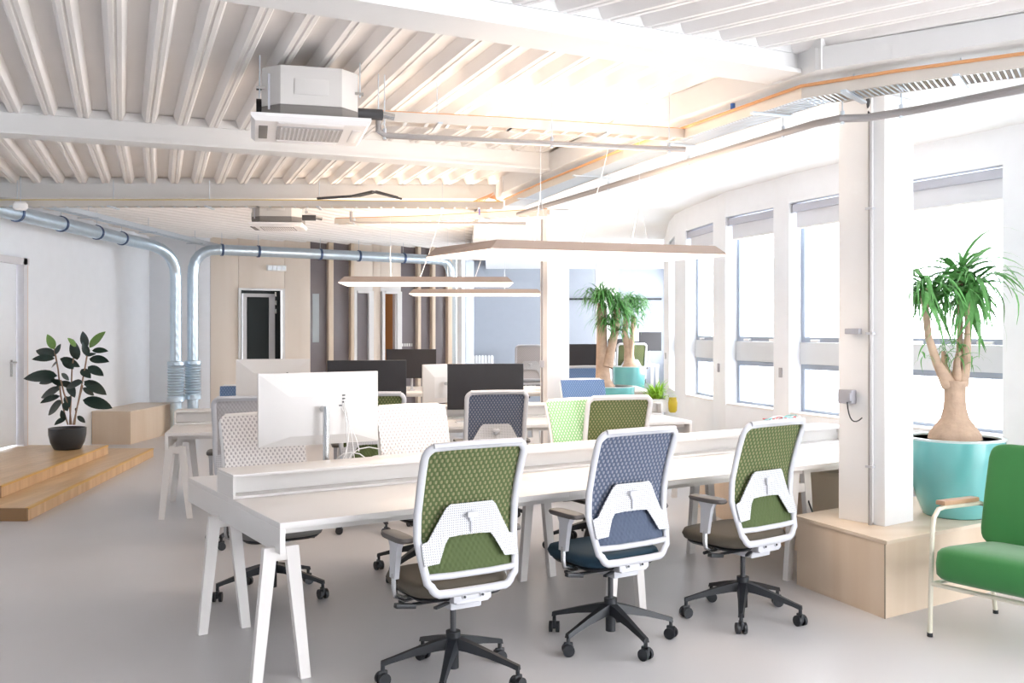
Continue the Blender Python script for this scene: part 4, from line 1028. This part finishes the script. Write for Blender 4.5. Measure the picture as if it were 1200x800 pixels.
LEAVES = [(203,125,200,70,1),(210,150,123,125,0),(205,160,135,157,0),(208,145,243,103,0),(215,175,178,193,0),(225,160,275,190,0),(215,225,115,225,0),(210,240,137,250,0),(230,215,275,240,0),(230,260,178,275,0),(225,275,137,303,0),(225,300,150,322,0),(235,320,160,372,0),(240,325,278,350,0),(245,300,285,338,0),(275,130,267,88,0),(290,165,272,90,0),(285,115,292,82,1),(325,120,320,58,0),(335,120,375,55,1),(345,130,422,128,0),(330,150,310,100,0),(335,160,402,168,0),(330,190,418,218,0),(305,200,342,230,0),(275,200,240,158,0),(310,250,262,262,0),(315,245,397,293,0),(310,270,350,298,0),(315,255,362,252,0),(310,315,387,347,0),(250,380,200,407,0),(290,375,330,398,0),(265,300,256,352,0),(270,270,233,240,0),(285,345,303,355,0),(320,150,352,140,0),(255,250,285,305,0),(240,390,250,350,0),(240,260,212,236,0)]
for x0, y0, x1, y1, k in LEAVES:
    a = rpt(x0, y0, random.uniform(-.08, .08)); b = rpt(x1, y1, random.uniform(-.16, .16)); b.y = a.y+random.uniform(-.12, .08)
    d = b-a; L = d.length; X = d.normalized(); up = Vector((random.uniform(-.2, .2), -.75, .65)); Z = (up-X*up.dot(X)).normalized(); Y_ = Z.cross(X)
    M = Matrix((X, Y_, Z)).transposed().to_4x4(); o = link('leaf', LFL if k else LFD, rp); o.matrix_local = Matrix.Translation(a) @ M @ Matrix.Diagonal((L, L*.95, L, 1))
    if k: o['label'] = 'young light green leaf'

# ================================================================ FAR OFFICE THINGS
fd = thing('bench_desk', 'white far desk in the rear office beside the windows', 'desk', (2.1, 17.2, 0), 0)
MB().box((0, 0, 1.0), (.95, .7, .03), bev=.003).build('tabletop', DESKM, fd)
for sx in (-1, 1):
    for sy in (-1, 1): MB().box((sx*.44, sy*.30, .49), (.05, .05, .98)).build('leg', LEGM, fd)
bm_on(o3, a3, 762, 17.2, .40, EYE-(389-PY0)/F*17.2, EYE-(411-PY0)/F*17.2, 'small black monitor in the rear office near the far windows', 0, 1.02)
bm_on(o3, a3, 745, 17.5, .34, EYE-(400-PY0)/F*17.5, EYE-(417-PY0)/F*17.5, 'dark monitor behind the farther tree in the rear office', 0, 1.02)
bm_on(o3, a3, 722, 17.4, .30, EYE-(397-PY0)/F*17.4, EYE-(412-PY0)/F*17.4, 'dark monitor just left of the farther tree trunk in the rear office', 0, 1.02)
rd = thing('radiator', 'white ribbed radiator on the far blue-grey wall', 'radiator', (P(556, 423, 21.7).x, 21.85, EYE-(432-PY0)/F*21.7))
for i in range(12): MB().box((-.38+.07*i, 0, .15), (.045, .06, .30), bev=.008).build('rib', WHITE, rd)
MB().box((0, .03, .15), (.86, .02, .26)).build('back_plate', WHITE, rd)
# papers / boxes on third desk
for k, (u, v, sz, l) in enumerate([(1.35, .5, (.3, .22, .10), 'white carton on the third desk left of the far column'), (3.1, .55, (.42, .25, .15), 'white open tray on the third desk behind the taller tree')]):
    p = loc(o3, a3, u, v, .7405); t = thing('storage_box', l, 'box', p, a3)
    mb = MB(); w_, d_, h_ = sz; mb.box((0, 0, .006), (w_, d_, .01)); mb.box((-w_/2+.006, 0, h_/2+.006), (.012, d_, h_)); mb.box((w_/2-.006, 0, h_/2+.006), (.012, d_, h_)); mb.box((0, d_/2-.006, h_/2+.006), (w_-.024, .012, h_)); mb.box((0, -d_/2+.006, h_/2+.006), (w_-.024, .012, h_)); mb.build('box_walls', WHITE, t)
# pale sheets piled on third desk
o = MB().box((0, 0, .012), (.5, .3, .024), rz=.1).box((.02, .01, .032), (.42, .28, .014), rz=-.15).box((-.05, 0, .046), (.3, .2, .012), rz=.3).build('paper_stack', WHITE, None, tuple(loc(o3, a3, 2.2, .35, .7405))); tag(o, 'loose stack of white papers on the third desk', 'papers')
